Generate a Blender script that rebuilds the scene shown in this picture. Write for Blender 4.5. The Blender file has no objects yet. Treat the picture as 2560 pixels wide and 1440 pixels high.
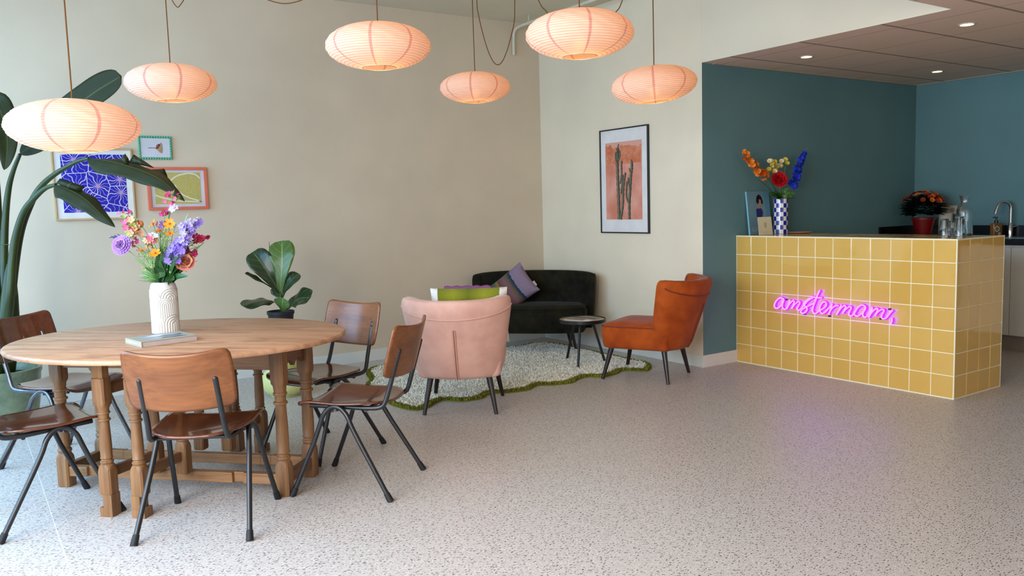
import bpy, bmesh, math, random
import numpy as np
from mathutils import Vector, Matrix
from math import sin, cos, pi, radians, degrees, sqrt, atan2, hypot
random.seed(7)
SC = bpy.context.scene
COL = SC.collection

# ------------------------------------------------------------------ camera
F_PX = 2058.6
YAW, PITCH, ROLL, CAM_H = 0.5910, 0.0976, -0.0276, 1.3333
cy, sy = cos(YAW), sin(YAW)
FW = Vector((sy*cos(PITCH), cy*cos(PITCH), -sin(PITCH)))
_r0 = Vector((cy, -sy, 0)); _u0 = _r0.cross(FW)
RT = _r0*cos(ROLL) + _u0*sin(ROLL)
UP = _r0*-sin(ROLL) + _u0*cos(ROLL)
EYE = Vector((0, 0, CAM_H))
cd = bpy.data.cameras.new('camera'); cam = bpy.data.objects.new('camera', cd); COL.objects.link(cam)
cd.sensor_width = 36; cd.lens = F_PX/2560*36; cd.clip_start = .05; cd.clip_end = 100
M = Matrix(((RT.x, UP.x, -FW.x, EYE.x), (RT.y, UP.y, -FW.y, EYE.y), (RT.z, UP.z, -FW.z, EYE.z), (0, 0, 0, 1)))
cam.matrix_world = M
SC.camera = cam

# ------------------------------------------------------------------ world, daylight, exposure
vs = SC.view_settings
vs.view_transform = 'Standard'; vs.look = 'None'; vs.gamma = 1; vs.use_curve_mapping = False
vs.exposure = 0.24
SC.cycles.use_denoising = True
SC.cycles.max_bounces = 8; SC.cycles.diffuse_bounces = 4; SC.cycles.glossy_bounces = 4
SC.cycles.transmission_bounces = 8; SC.cycles.transparent_max_bounces = 8
SC.cycles.sample_clamp_indirect = 6.0
SC.cycles.caustics_reflective = False; SC.cycles.caustics_refractive = False
W = bpy.data.worlds.new('daylight'); SC.world = W; W.use_nodes = True
bg = W.node_tree.nodes['Background']
bg.inputs[0].default_value = (.72, .86, 1.0, 1); bg.inputs[1].default_value = .22

def area(name, loc, rot, sx, sy_, power, col):
    l = bpy.data.lights.new(name, 'AREA'); l.shape = 'RECTANGLE'; l.size = sx; l.size_y = sy_
    l.energy = power; l.color = col
    o = bpy.data.objects.new(name, l); COL.objects.link(o)
    o.location = loc; o.rotation_euler = rot
    return o
# daylight coming through the tall shop windows of the left wall
area('window_daylight_far', (-1.42, 4.95, 1.6), (0, radians(-66), 0), 2.4, 3.0, 170, (.36, .66, 1.0))
area('window_daylight_near', (-1.42, 1.45, 1.5), (0, radians(-64), 0), 2.3, 3.4, 255, (.87, .93, .98))
# weaker daylight through the shop front behind the camera
area('shopfront_daylight', (1.6, -3.05, 1.4), (radians(68), 0, 0), 4.4, 2.0, 40, (1.0, .93, .86))

# ------------------------------------------------------------------ helpers: rays to places
def ray(px, py): return FW + RT*((px-1280)/F_PX) - UP*((py-720)/F_PX)
def at(px, py, D): return EYE + ray(px, py)*D
def on(px, py, axis, v):
    d = ray(px, py); return EYE + d*((v-EYE[axis])/d[axis])
def onf(px, py, z=0.0): return on(px, py, 2, z)
def on_plane(px, py, P0, n):
    d = ray(px, py); n = Vector(n); return EYE + d*(((Vector(P0)-EYE).dot(n))/d.dot(n))

# ------------------------------------------------------------------ helpers: materials
def s2l(v):
    v = v/255
    return v/12.92 if v <= .04045 else ((v+.055)/1.055)**2.4
def C3(r, g, b): return (s2l(r), s2l(g), s2l(b), 1)
_M = {}
class NT:
    def __init__(s, name):
        s.m = bpy.data.materials.new(name); s.m.use_nodes = True
        s.t = s.m.node_tree; s.n = s.t.nodes; s.p = s.n['Principled BSDF']; s.out = s.n['Material Output']
    def new(s, typ, **kw):
        n = s.n.new(typ)
        for k, v in kw.items():
            if k.startswith('i_'):
                key = k[2:]; key = int(key) if key.isdigit() else key
                n.inputs[key].default_value = v
            else: setattr(n, k, v)
        return n
    def link(s, a, b): s.t.links.new(a, b)
    def math(s, op, a, b=None, c=None):
        n = s.n.new('ShaderNodeMath'); n.operation = op
        for i, v in enumerate((a, b, c)):
            if v is None: continue
            if isinstance(v, (int, float)): n.inputs[i].default_value = v
            else: s.link(v, n.inputs[i])
        return n.outputs[0]
    def mix(s, f, a, b):
        n = s.n.new('ShaderNodeMix'); n.data_type = 'RGBA'
        for i, v in ((0, f), (6, a), (7, b)):
            if isinstance(v, (int, float, tuple)): n.inputs[i].default_value = v
            else: s.link(v, n.inputs[i])
        return n.outputs[2]
    def coord(s, kind='Object', scale=(1, 1, 1), loc=(0, 0, 0), rot=(0, 0, 0)):
        tc = s.n.new('ShaderNodeTexCoord'); mp = s.n.new('ShaderNodeMapping')
        mp.inputs['Scale'].default_value = scale; mp.inputs['Location'].default_value = loc; mp.inputs['Rotation'].default_value = rot
        s.link(tc.outputs[kind], mp.inputs[0]); return mp.outputs[0]
    def noise(s, vec, scale=5, detail=2, rough=.5):
        n = s.n.new('ShaderNodeTexNoise'); n.inputs['Scale'].default_value = scale
        n.inputs['Detail'].default_value = detail; n.inputs['Roughness'].default_value = rough
        s.link(vec, n.inputs['Vector']); return n.outputs[0]
    def ramp(s, f, stops, interp='LINEAR'):
        r = s.n.new('ShaderNodeValToRGB'); cr = r.color_ramp; cr.interpolation = interp
        while len(cr.elements) < len(stops): cr.elements.new(.5)
        for e, (p, c) in zip(cr.elements, stops): e.position = p; e.color = c
        s.link(f, r.inputs[0]); return r.outputs[0]
    def bump(s, h, strength=.3, dist=.01):
        b = s.n.new('ShaderNodeBump'); b.inputs['Strength'].default_value = strength; b.inputs['Distance'].default_value = dist
        s.link(h, b.inputs['Height']); s.link(b.outputs[0], s.p.inputs['Normal'])
    def base(s, c):
        if isinstance(c, tuple): s.p.inputs['Base Color'].default_value = c
        else: s.link(c, s.p.inputs['Base Color'])
    def set(s, rough=.5, spec=.5, metal=0, sheen=0, coat=0):
        s.p.inputs['Roughness'].default_value = rough; s.p.inputs['Specular IOR Level'].default_value = spec
        s.p.inputs['Metallic'].default_value = metal; s.p.inputs['Sheen Weight'].default_value = sheen
        s.p.inputs['Coat Weight'].default_value = coat
        return s

def plain(name, rgb, rough=.5, spec=.5, metal=0, sheen=0, coat=0, var=.06, scale=8, bump=0, bscale=200):
    if name in _M: return _M[name]
    t = NT(name); t.set(rough, spec, metal, sheen, coat)
    v = t.coord(); c = C3(*rgb)
    n = t.noise(v, scale, 3)
    dark = tuple(max(0, x*(1-var)) for x in c[:3])+(1,); lite = tuple(min(1, x*(1+var)) for x in c[:3])+(1,)
    t.base(t.ramp(n, [(.3, dark), (.7, lite)]))
    if bump: t.bump(t.noise(v, bscale, 2), bump, .003)
    _M[name] = t.m; return t.m

def emit(name, rgb, strength):
    t = NT(name); e = t.n.new('ShaderNodeEmission'); e.inputs[0].default_value = C3(*rgb); e.inputs[1].default_value = strength
    t.link(e.outputs[0], t.out.inputs[0]); return t.m

def wood(name, a, b, rough=.35, axis=0, fine=60, coat=0, spec=.5, dark=None):
    t = NT(name); t.set(rough, spec, coat=coat)
    sc = [12, 12, 12]; sc[axis] = 1.0
    v = t.coord('Object', tuple(sc))
    n1 = t.noise(v, 1.6, 4, .6)
    sc2 = [fine, fine, fine]; sc2[axis] = 2.5
    n2 = t.noise(t.coord('Object', tuple(sc2)), 2.0, 3, .6)
    c = t.ramp(n1, [(.30, C3(*a)), (.70, C3(*b))])
    k = t.ramp(n2, [(.35, (.62, .62, .62, 1)), (.6, (1, 1, 1, 1))])
    mm = t.n.new('ShaderNodeMix'); mm.data_type = 'RGBA'; mm.blend_type = 'MULTIPLY'; mm.inputs[0].default_value = .55
    t.link(c, mm.inputs[6]); t.link(k, mm.inputs[7])
    t.base(mm.outputs[2]); t.bump(n2, .12, .002)
    return t.m

# ------------------------------------------------------------------ helpers: meshes
class MB:
    def __init__(s): s.v = []; s.f = []; s.mi = []; s.uv = {}; s.mats = []
    def _add(s, vs, fs, mi=0):
        o = len(s.v); s.v += [Vector(x) for x in vs]
        for f in fs: s.f.append([i+o for i in f]); s.mi.append(mi)
        return o
    def box(s, c, size, rz=0, mi=0, R=None):
        hx, hy, hz = size[0]/2, size[1]/2, size[2]/2
        R = R or Matrix.Rotation(rz, 3, 'Z')
        vs = [Vector(c)+R @ Vector((x*hx, y*hy, z*hz)) for z in (-1, 1) for y in (-1, 1) for x in (-1, 1)]
        s._add(vs, [(0, 2, 3, 1), (4, 5, 7, 6), (0, 1, 5, 4), (2, 6, 7, 3), (0, 4, 6, 2), (1, 3, 7, 5)], mi); return s
    def bx(s, x0, x1, y0, y1, z0, z1, mi=0): return s.box(((x0+x1)/2, (y0+y1)/2, (z0+z1)/2), (x1-x0, y1-y0, z1-z0), mi=mi)
    def quad(s, a, b, c, d, mi=0): s._add([a, b, c, d], [(0, 1, 2, 3)], mi); return s
    def rings(s, rings, cap0=True, cap1=True, mi=0, closed=True):
        n = len(rings[0]); o = len(s.v)
        for r in rings: s.v += [Vector(p) for p in r]
        for i in range(len(rings)-1):
            for j in range(n if closed else n-1):
                a = o+i*n+j; b = o+i*n+(j+1) % n; c = b+n; d = a+n
                s.f.append([a, b, c, d]); s.mi.append(mi)
        if cap0: s.f.append([o+j for j in range(n-1, -1, -1)]); s.mi.append(mi)
        if cap1: s.f.append([o+(len(rings)-1)*n+j for j in range(n)]); s.mi.append(mi)
        return s
    def tube(s, pts, r, n=10, mi=0, caps=True, flat=1.0):
        pts = [Vector(p) for p in pts]; rr = r if isinstance(r, (list, tuple)) else [r]*len(pts)
        T = []
        for i in range(len(pts)):
            a = pts[max(i-1, 0)]; b = pts[min(i+1, len(pts)-1)]; T.append((b-a).normalized())
        ref = Vector((0, 0, 1)) if abs(T[0].z) < .9 else Vector((1, 0, 0))
        N = (ref - T[0]*ref.dot(T[0])).normalized(); rings = []
        for p, t, ra in zip(pts, T, rr):
            N = (N - t*N.dot(t)).normalized(); B = t.cross(N)
            rings.append([p+(N*cos(2*pi*k/n)*flat+B*sin(2*pi*k/n))*ra for k in range(n)])
        return s.rings(rings, caps, caps, mi)
    def lathe(s, prof, c=(0, 0, 0), n=24, mi=0, caps=True):
        c = Vector(c)
        return s.rings([[c+Vector((r*cos(2*pi*k/n), r*sin(2*pi*k/n), z)) for k in range(n)] for r, z in prof], caps, caps, mi)
    def sphere(s, c, r, n=12, m=8, mi=0, sc=(1, 1, 1)):
        c = Vector(c); rings = []
        for i in range(m+1):
            t = -pi/2+pi*i/m; rr = max(cos(t), .001)
            rings.append([c+Vector((sc[0]*r*rr*cos(2*pi*k/n), sc[1]*r*rr*sin(2*pi*k/n), sc[2]*r*sin(t))) for k in range(n)])
        return s.rings(rings, True, True, mi)
    def prism(s, poly, z0, z1, mi=0):
        n = len(poly)
        s._add([(x, y, z0) for x, y in poly]+[(x, y, z1) for x, y in poly],
               [list(range(n-1, -1, -1)), list(range(n, 2*n))]+[(i, (i+1) % n, n+(i+1) % n, n+i) for i in range(n)], mi); return s
    def slab(s, poly3, nrm, th, mi=0):
        n = len(poly3); nv = Vector(nrm)*th
        s._add([Vector(p) for p in poly3]+[Vector(p)+nv for p in poly3],
               [list(range(n-1, -1, -1)), list(range(n, 2*n))]+[(i, (i+1) % n, n+(i+1) % n, n+i) for i in range(n)], mi); return s
    def grid(s, fn, nu, nv, mi=0, uv=False, closed_u=False):
        o = len(s.v)
        for j in range(nv+1):
            for i in range(nu+1):
                s.v.append(Vector(fn(i/nu, j/nv)))
                if uv: s.uv[len(s.v)-1] = (i/nu, j/nv)
        for j in range(nv):
            for i in range(nu):
                a = o+j*(nu+1)+i; s.f.append([a, a+1, a+nu+2, a+nu+1]); s.mi.append(mi)
        return s
    def build(s, name, mats, parent=None, world=False, smooth=True, bevel=0, sub=0, solid=0, angle=35, bseg=2, weld=False):
        me = bpy.data.meshes.new(name)
        vs = s.v
        if world and parent is not None:
            inv = Matrix.LocRotScale(parent.location, parent.rotation_euler, parent.scale).inverted()
            vs = [inv @ v for v in vs]
        me.from_pydata([tuple(v) for v in vs], [], s.f)
        if not isinstance(mats, (list, tuple)): mats = [mats]
        for m in mats: me.materials.append(m)
        for p, i in zip(me.polygons, s.mi): p.material_index = i; p.use_smooth = smooth
        if s.uv:
            l = me.uv_layers.new(name='uv')
            for lp in me.loops: l.data[lp.index].uv = s.uv.get(lp.vertex_index, (0, 0))
        me.update()
        bm = bmesh.new(); bm.from_mesh(me)
        if weld: bmesh.ops.remove_doubles(bm, verts=bm.verts, dist=1e-5)
        if not solid: bmesh.ops.recalc_face_normals(bm, faces=bm.faces)
        bm.to_mesh(me); bm.free()
        if smooth and not sub: me.set_sharp_from_angle(angle=radians(angle))
        o = bpy.data.objects.new(name, me); COL.objects.link(o)
        if parent is not None: o.parent = parent
        if bevel:
            b = o.modifiers.new('bevel', 'BEVEL'); b.width = bevel; b.segments = bseg; b.limit_method = 'ANGLE'; b.angle_limit = radians(40)
            b.harden_normals = False
        if solid:
            b = o.modifiers.new('solid', 'SOLIDIFY'); b.thickness = solid; b.offset = 0
        if sub:
            b = o.modifiers.new('sub', 'SUBSURF'); b.levels = sub; b.render_levels = sub
        return o

def tag(o, label, cat, group=None, kind=None):
    o['label'] = label; o['category'] = cat
    if group: o['group'] = group
    if kind: o['kind'] = kind
    return o
def thing(name, label, cat, loc=(0, 0, 0), rz=0, group=None):
    o = bpy.data.objects.new(name, None); COL.objects.link(o); o.empty_display_size = .1
    o.location = loc; o.rotation_euler = (0, 0, rz); return tag(o, label, cat, group)
def struct(o): o['kind'] = 'structure'; return o
def dup(root, loc, rz, label=None):
    r = root.copy(); COL.objects.link(r); r.location = loc; r.rotation_euler = (0, 0, rz)
    if label: r['label'] = label
    for ch in list(root.children):
        c = ch.copy(); COL.objects.link(c); c.parent = r
        for g in list(ch.children):
            d = g.copy(); COL.objects.link(d); d.parent = c
    return r
def smooth_pts(pts, n=6, closed=False):
    P = [Vector(p) for p in pts]; out = []; L = len(P)
    rng = range(L if closed else L-1)
    for i in rng:
        if closed: p0, p1, p2, p3 = P[(i-1) % L], P[i], P[(i+1) % L], P[(i+2) % L]
        else: p0, p1, p2, p3 = P[max(i-1, 0)], P[i], P[i+1], P[min(i+2, L-1)]
        for k in range(n):
            t = k/n
            out.append(.5*((2*p1)+(-p0+p2)*t+(2*p0-5*p1+4*p2-p3)*t*t+(-p0+3*p1-3*p2+p3)*t**3))
    if not closed: out.append(P[-1])
    return out
def rz_of(fx, fy): return atan2(fy, fx)-pi/2      # local +y points along (fx, fy)
# ================================================================== materials of the place
cream = plain('cream_wall_paint', (212, 195, 172), .75, .25, var=.03, scale=3, bump=.08, bscale=90)
white_paint = plain('white_wall_paint', (226, 214, 192), .75, .25, var=.02, scale=3, bump=.06, bscale=90)
teal = plain('teal_wall_paint', (98, 134, 138), .7, .3, var=.04, scale=3, bump=.08, bscale=90)
skirt = plain('white_skirting_paint', (222, 222, 214), .4, .4, var=.02)
black_metal = plain('black_painted_metal', (28, 27, 29), .35, .5, var=.2, scale=30)

def floor_mat():
    t = NT('speckled_linoleum'); t.set(.38, .45)
    v = t.coord('Object')
    mot = t.noise(v, 1.3, 4); mot2 = t.noise(v, 28, 3)
    base = t.mix(t.math('MULTIPLY', mot2, .8), C3(206, 201, 197), C3(178, 172, 167))
    base = t.mix(t.math('MULTIPLY', mot, .35), base, C3(186, 181, 178))
    def fleck(base, scale, rot, thr, pick, col, loc):
        vv = t.coord('Object', (1.0, 2.1, 1), loc, (0, 0, rot))
        # warp a little so the flecks are ragged
        wn = t.n.new('ShaderNodeTexNoise'); wn.inputs['Scale'].default_value = scale*.9; t.link(vv, wn.inputs['Vector'])
        add = t.n.new('ShaderNodeVectorMath'); add.operation = 'MULTIPLY_ADD'
        t.link(wn.outputs[1], add.inputs[0]); add.inputs[1].default_value = (.012, .012, 0); t.link(vv, add.inputs[2])
        vo = t.n.new('ShaderNodeTexVoronoi'); vo.voronoi_dimensions = '2D'; vo.inputs['Scale'].default_value = scale
        t.link(add.outputs[0], vo.inputs['Vector'])
        sp = t.n.new('ShaderNodeSeparateColor'); t.link(vo.outputs['Color'], sp.inputs[0])
        on_ = t.math('MULTIPLY', t.math('LESS_THAN', vo.outputs['Distance'], thr), t.math('LESS_THAN', sp.outputs[0], pick))
        return t.mix(t.math('MULTIPLY', on_, .9), base, col)
    base = fleck(base, 34, -.55, .16, .55, C3(112, 92, 86), (0, 0, 0))
    base = fleck(base, 26, -.70, .13, .50, C3(78, 60, 56), (3.1, 1.7, 0))
    base = fleck(base, 74, -.45, .22, .50, C3(140, 124, 116), (7.7, 4.1, 0))
    base = fleck(base, 44, -.6, .14, .35, C3(232, 228, 222), (1.3, 9.2, 0))
    # welded seam between two lengths of the covering
    sx = t.n.new('ShaderNodeSeparateXYZ'); t.link(v, sx.inputs[0])
    seam = t.math('LESS_THAN', t.math('ABSOLUTE', t.math('SUBTRACT', sx.outputs[0], .262)), .0022)
    base = t.mix(t.math('MULTIPLY', seam, .55), base, C3(235, 232, 228))
    t.base(base)
    t.bump(mot2, .04, .002)
    return t.m
def ceiling_mat():
    t = NT('suspended_ceiling_panels'); t.set(.85, .2)
    v = t.coord('Object'); sx = t.n.new('ShaderNodeSeparateXYZ'); t.link(v, sx.inputs[0])
    def line(o, off, pitch, w):
        f = t.math('FRACT', t.math('DIVIDE', t.math('SUBTRACT', o, off), pitch))
        return t.math('LESS_THAN', t.math('MINIMUM', f, t.math('SUBTRACT', 1, f)), w/pitch/2)
    lx = line(sx.outputs[0], 5.137-6, .6, .012); ly = line(sx.outputs[1], 3.10-6.1, .61, .022)
    n = t.noise(v, 60, 2)
    c = t.mix(t.math('MULTIPLY', n, .5), C3(236, 206, 184), C3(224, 194, 172))
    c = t.mix(t.math('MULTIPLY', lx, .75), c, C3(176, 150, 130)); c = t.mix(t.math('MULTIPLY', ly, .9), c, C3(150, 126, 108))
    t.base(c); return t.m

XB, YA, YC, XK = 4.934, 6.76, 4.604, 7.951
HC, H1, YBEAM = 2.418, 3.117, 2.535
X0, Y0 = -1.35, -3.0
m = MB(); m.bx(X0-.3, XK+.2, Y0-.3, YA+.2, -.12, 0); struct(m.build('floor', floor_mat(), smooth=False))
m = MB(); m.bx(X0-.15, XB+.1, YA, YA+.15, -.1, H1+.1); struct(m.build('wall_back', cream, smooth=False))
m = MB(); m.bx(XB, XB+.12, YC+.0005, YA, -.1, H1+.1); struct(m.build('wall_corner', plain('cream_wall_paint_lit', (228, 215, 191), .75, .25, var=.03, scale=3, bump=.08, bscale=90), smooth=False))  # back wall's cream made lighter: brightness from the window side put into the colour
m = MB(); m.bx(XB, XB+.12, YBEAM, YC, HC, H1+.1); struct(m.build('wall_soffit', white_paint, smooth=False))
m = MB(); m.bx(XB+.0005, XK+.15, YC, YC+.12, -.1, HC+.1); struct(m.build('wall_kitchen_side', teal, smooth=False))
m = MB(); m.bx(XK, XK+.15, Y0, YC, -.1, HC+.1); struct(m.build('wall_kitchen_back', teal, smooth=False))
cmat = ceiling_mat()
m = MB(); m.bx(XB+.004, XK+.1, YBEAM+.12, YC, HC, HC+.1); m.bx(X0-.1, XK+.1, Y0-.1, YBEAM+.12, HC, HC+.1)
struct(m.build('ceiling_low', cmat, smooth=False))
m = MB(); m.bx(X0-.1, XB+.12, YBEAM, YBEAM+.12, HC+.1, H1+.1); struct(m.build('wall_beam', white_paint, smooth=False))
m = MB(); m.bx(X0-.15, XB+.12, YBEAM, YA+.15, H1, H1+.1); struct(m.build('ceiling_high', plain('cream_ceiling_paint', (214, 204, 182), .8, .2, var=.03, scale=3), smooth=False))
# metal edge along the panelled ceiling
m = MB(); m.bx(XB+.12, XK, YC-.022, YC, HC-.006, HC); m.bx(XK-.022, XK, Y0, YC-.022, HC-.006, HC)
struct(m.build('trim_ceiling', plain('ceiling_edge_profile', (176, 158, 140), .5), smooth=False))

# window walls (out of the picture, they let the daylight in)
def window_wall(name, axis, pos, a0, a1, z1, opens, th=.12):
    m = MB(); cuts = sorted(opens); x = a0
    def put(u0, u1, w0, w1):
        if axis == 'x': m.bx(pos-th, pos, u0, u1, w0, w1)
        else: m.bx(u0, u1, pos-th, pos, w0, w1)
    for (o0, o1, b, t_) in cuts:
        put(x, o0, -.1, z1); put(o0, o1, -.1, b); put(o0, o1, t_, z1); x = o1
    put(x, a1, -.1, z1)
    struct(m.build(name, white_paint, smooth=False))
    for k, (o0, o1, b, t_) in enumerate(cuts):
        f = MB(); w = .05
        def pf(u0, u1, w0, w1):
            if axis == 'x': f.bx(pos-.09, pos-.03, u0, u1, w0, w1)
            else: f.bx(u0, u1, pos-.09, pos-.03, w0, w1)
        pf(o0, o0+w, b, t_); pf(o1-w, o1, b, t_); pf(o0+w, o1-w, b, b+w); pf(o0+w, o1-w, t_-w, t_)
        global _wn; _wn += 1
        struct(f.build('window_%d' % _wn, black_metal, smooth=False))
_wn = 0
window_wall('wall_left', 'x', X0, Y0, YA, H1+.1, [(-.3, 1.35, .25, 2.3), (1.5, 3.25, .25, 2.85), (3.4, 4.9, .25, 2.85), (5.05, 6.45, .25, 2.85)])
window_wall('wall_front', 'y', Y0, X0, XK, HC+.1, [(-.8, 1.5, .2, 2.25), (1.7, 4.0, .2, 2.25)])

BH = .1
m = MB(); m.bx(X0, XB, YA-.014, YA, 0, BH); struct(m.build('baseboard_back', skirt, smooth=False, bevel=.002))
m = MB(); m.bx(XB-.014, XB, YC-.014, YA-.014, 0, BH); struct(m.build('baseboard_corner', skirt, smooth=False, bevel=.002))
m = MB(); m.bx(XB, 5.327, YC-.014, YC, 0, BH); struct(m.build('baseboard_kitchen', skirt, smooth=False, bevel=.002))

# heating pipe under the ceiling
m = MB(); z = 3.05
pp = smooth_pts([(4.616, 6.735, 2.80), (4.618, 6.735, 2.93), (4.617, 6.722, 3.01), (4.612, 6.66, 3.045), (4.60, 6.5, 3.05)], 5)+[Vector((4.60, 6.0, 3.05)), Vector((4.58, 4.5, 3.05)), Vector((4.58, 2.54, 3.05))]
m.tube(pp, .014, 12)
pipe = thing('heating_pipe', 'thin white pipe running below the ceiling and bending down the back wall', 'pipe', (4.6, 6.7, 2.8))
m.build('pipe', plain('white_pipe_paint', (214, 206, 184), .4), pipe, world=True)
for yy in (6.45, 4.4):
    m = MB(); m.tube([(4.60, yy, 3.05), (4.60, yy, H1)], .006, 8); m.tube([(4.60, yy-.01, 3.05), (4.60, yy+.01, 3.05)], .0185, 12)
    m.build('bracket', plain('white_pipe_paint', (214, 206, 184), .4), pipe, world=True)

# ------------------------------------------------------------------ downlights
glow = emit('downlight_glow', (255, 214, 150), 26)
ringm = plain('downlight_ring_white', (205, 190, 172), .4)
spots = [((5.487, 4.055), 'round recessed downlight nearest the corner of the white soffit wall'),
         ((7.239, 4.006), 'round recessed downlight farthest back, above the kitchen worktop'),
         ((5.453, 2.832), 'round recessed downlight nearest the camera in the panelled ceiling')]
for (x, y), lab in spots:
    t = thing('recessed_downlight', lab, 'ceiling light', (x, y, HC), 0, 'recessed downlights in the panelled ceiling')
    m = MB(); n = 32
    prof = [(.040, .0), (.052, .0), (.053, -.003), (.050, -.006), (.041, -.006), (.039, -.002), (.037, .004)]
    m.lathe(prof, n=n, caps=False); m.build('ring', ringm, t)
    m = MB(); m.lathe([(.0005, -.0012), (.036, -.0012), (.036, -.0005), (.0005, -.0005)], n=n); m.build('lens', glow, t)

# ================================================================== reception counter
XC, CH, CL, CDp = 5.329, 1.051, 1.812, .608
YF = YC-CL
grout = plain('cream_grout', (250, 238, 200), .55, .4, var=.03)
def tile_mat():
    t = NT('yellow_glazed_tile'); t.set(.08, .6, coat=.3)
    g = t.n.new('ShaderNodeNewGeometry'); v = t.coord('Object')
    r = g.outputs['Random Per Island']
    c = t.mix(r, C3(226, 183, 96), C3(219, 174, 86))
    c = t.mix(t.math('MULTIPLY', t.noise(v, 9, 3), .35), c, C3(204, 160, 74))
    t.base(c); t.bump(t.noise(v, 7, 2), .10, .01); return t.m
tm = tile_mat()
ct = thing('reception_counter', 'reception counter clad in square mustard yellow glazed tiles with cream grout', 'counter', (XC+CDp/2, YC-CL/2, 0))
m = MB(); m.bx(XC+.0006, XC+CDp-.001, YF+.0006, YC-.0005, 0, CH-.0016)
m.build('grout_body', grout, ct, world=True, smooth=False)
m = MB(); rt = random.Random(3)
def tile(o, u, v, n, w, h):
    # one bevelled tile; o = lower corner, u/v unit edge vectors
    g = .0030; th = .0022; bw = .0022
    tl = [rt.uniform(-.0005, .0005) for _ in range(3)]
    P = lambda a, b, k: o+u*a+v*b+n*k
    q = [P(g, g, -.002), P(w-g, g, -.002), P(w-g, h-g, -.002), P(g, h-g, -.002)]
    p = [P(g, g, th*.3), P(w-g, g, th*.3), P(w-g, h-g, th*.3), P(g, h-g, th*.3)]
    tt = [P(g+bw, g+bw, th+tl[0]), P(w-g-bw, g+bw, th+tl[1]), P(w-g-bw, h-g-bw, th+tl[2]+tl[1]-tl[0]), P(g+bw, h-g-bw, th+tl[2])]
    m._add(q+p+tt, [(0, 1, 5, 4), (1, 2, 6, 5), (2, 3, 7, 6), (3, 0, 4, 7), (4, 5, 9, 8), (5, 6, 10, 9), (6, 7, 11, 10), (7, 4, 8, 11), (8, 9, 10, 11)])
ph = (CH-.012)/7; pw = (CL-.008)/12.; pd = (CDp-.008)/4
for j in range(7):
    for i in range(12): tile(Vector((XC, YF+.004+i*pw, .006+j*ph)), Vector((0, 1, 0)), Vector((0, 0, 1)), Vector((-1, 0, 0)), pw, ph)
    for i in range(4): tile(Vector((XC+.004+i*pd, YF, .006+j*ph)), Vector((1, 0, 0)), Vector((0, 0, 1)), Vector((0, -1, 0)), pd, ph)
for i in range(12):
    for k in range(4): tile(Vector((XC+.004+k*pd, YF+.004+i*pw, CH-.003)), Vector((0, 1, 0)), Vector((1, 0, 0)), Vector((0, 0, 1)), pw, pd)
m.build('tiling', tm, ct, world=True, smooth=False)
m = MB(); e = .006; tr = plain('cream_edge_profile', (246, 236, 200), .35, .5, var=.02)
m.bx(XC-.0035, XC+e, YF-.0035, YC-.0006, CH-.007, CH+.0015); m.bx(XC+e, XC+CDp, YF-.0035, YF+e, CH-.007, CH+.0015)
m.bx(XC-.0035, XC+.004, YF-.0035, YF+.004, 0, CH-.007); m.bx(XC+CDp-.004, XC+CDp, YF-.003, YF+.004, 0, CH-.007)
m.bx(XC-.004, XC+.004, YF-.004, YC-.0006, 0, .008); m.bx(XC+.004, XC+CDp, YF-.004, YF+.004, 0, .008)
m.build('edge_trim', tr, ct, world=True, smooth=False, bevel=.0012)

# ------------------------------------------------------------------ neon lettering (traced strokes on the plane just before the tiles)
def zz(p): return (1880+p[0]/5.818, 680+p[1]/5.818)
strokes = [
 [(462,398),(440,382),(408,378),(368,402),(334,452),(325,500),(345,525),(385,520),(425,482),(452,440),(463,400),(447,450),(440,500),(455,535),(490,538),(520,500),(543,430),(552,412),(535,460),(512,520),(503,538),(535,480),(575,430),(602,418),(612,438),(592,500),(580,528),(612,480),(655,440),(685,430),(693,452),(668,505),(655,540),(680,555),(715,530),(755,485),(800,430),(850,390),(880,378)],
 [(872,378),(830,388),(785,420),(752,458),(760,488),(790,512),(800,545),(780,582),(742,600),(712,590),(715,560),(750,530),(820,492),(905,455)],
 [(985,268),(955,330),(925,410),(893,495),(880,560),(900,600),(940,595),(980,560),(1010,545),(1060,512),(1083,470),(1063,435),(1025,445),(990,500),(985,560),(1010,600),(1055,590),(1100,545),(1150,490),(1165,468),(1150,520),(1125,590),(1117,615),(1140,560),(1180,512),(1225,488),(1255,492)],
 [(866,362),(905,366),(960,374),(1015,372)],
 [(1296,478),(1275,530),(1240,600),(1230,620),(1262,568),(1305,512),(1345,490),(1362,505),(1340,560),(1318,600),(1355,550),(1400,512),(1432,505),(1440,530),(1412,590),(1408,620),(1430,638),(1465,625),(1500,580),(1530,530),(1575,490),(1615,482),(1650,510),(1635,560),(1580,615),(1530,640),(1490,620),(1495,575),(1530,530)],
 [(1650,510),(1625,570),(1610,620),(1630,655),(1668,645),(1710,590),(1750,520),(1735,580),(1705,640),(1695,662),(1725,610),(1775,552),(1812,532),(1828,545),(1805,605),(1792,635),(1825,585),(1870,552),(1905,545),(1918,565),(1890,625),(1882,660),(1905,680),(1950,668),(1990,620),(2022,580),(2045,558)],
 [(2030,668),(2036,705),(2018,752)],
]
ns = thing('neon_sign', 'glowing pink and violet handwritten neon word mounted on yellow tiles', 'neon sign', tuple(on(2085, 772, 0, XC-.03)))
core = emit('neon_core_pink', (232, 108, 255), 3.0); halo = emit('neon_tube_violet', (88, 10, 255), 8.0)
mc, mh = MB(), MB()
for st in strokes:
    P = smooth_pts([on(*zz(p), 0, XC-.034) for p in st], 5)
    mc.tube(P, .0048, 8)
    Q = [p+Vector((.012, 0, 0)) for p in P]
    mh.tube(Q, .0085, 8)
mh.build('tube_housing', halo, ns, world=True); mc.build('glowing_tube', core, ns, world=True)
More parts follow.
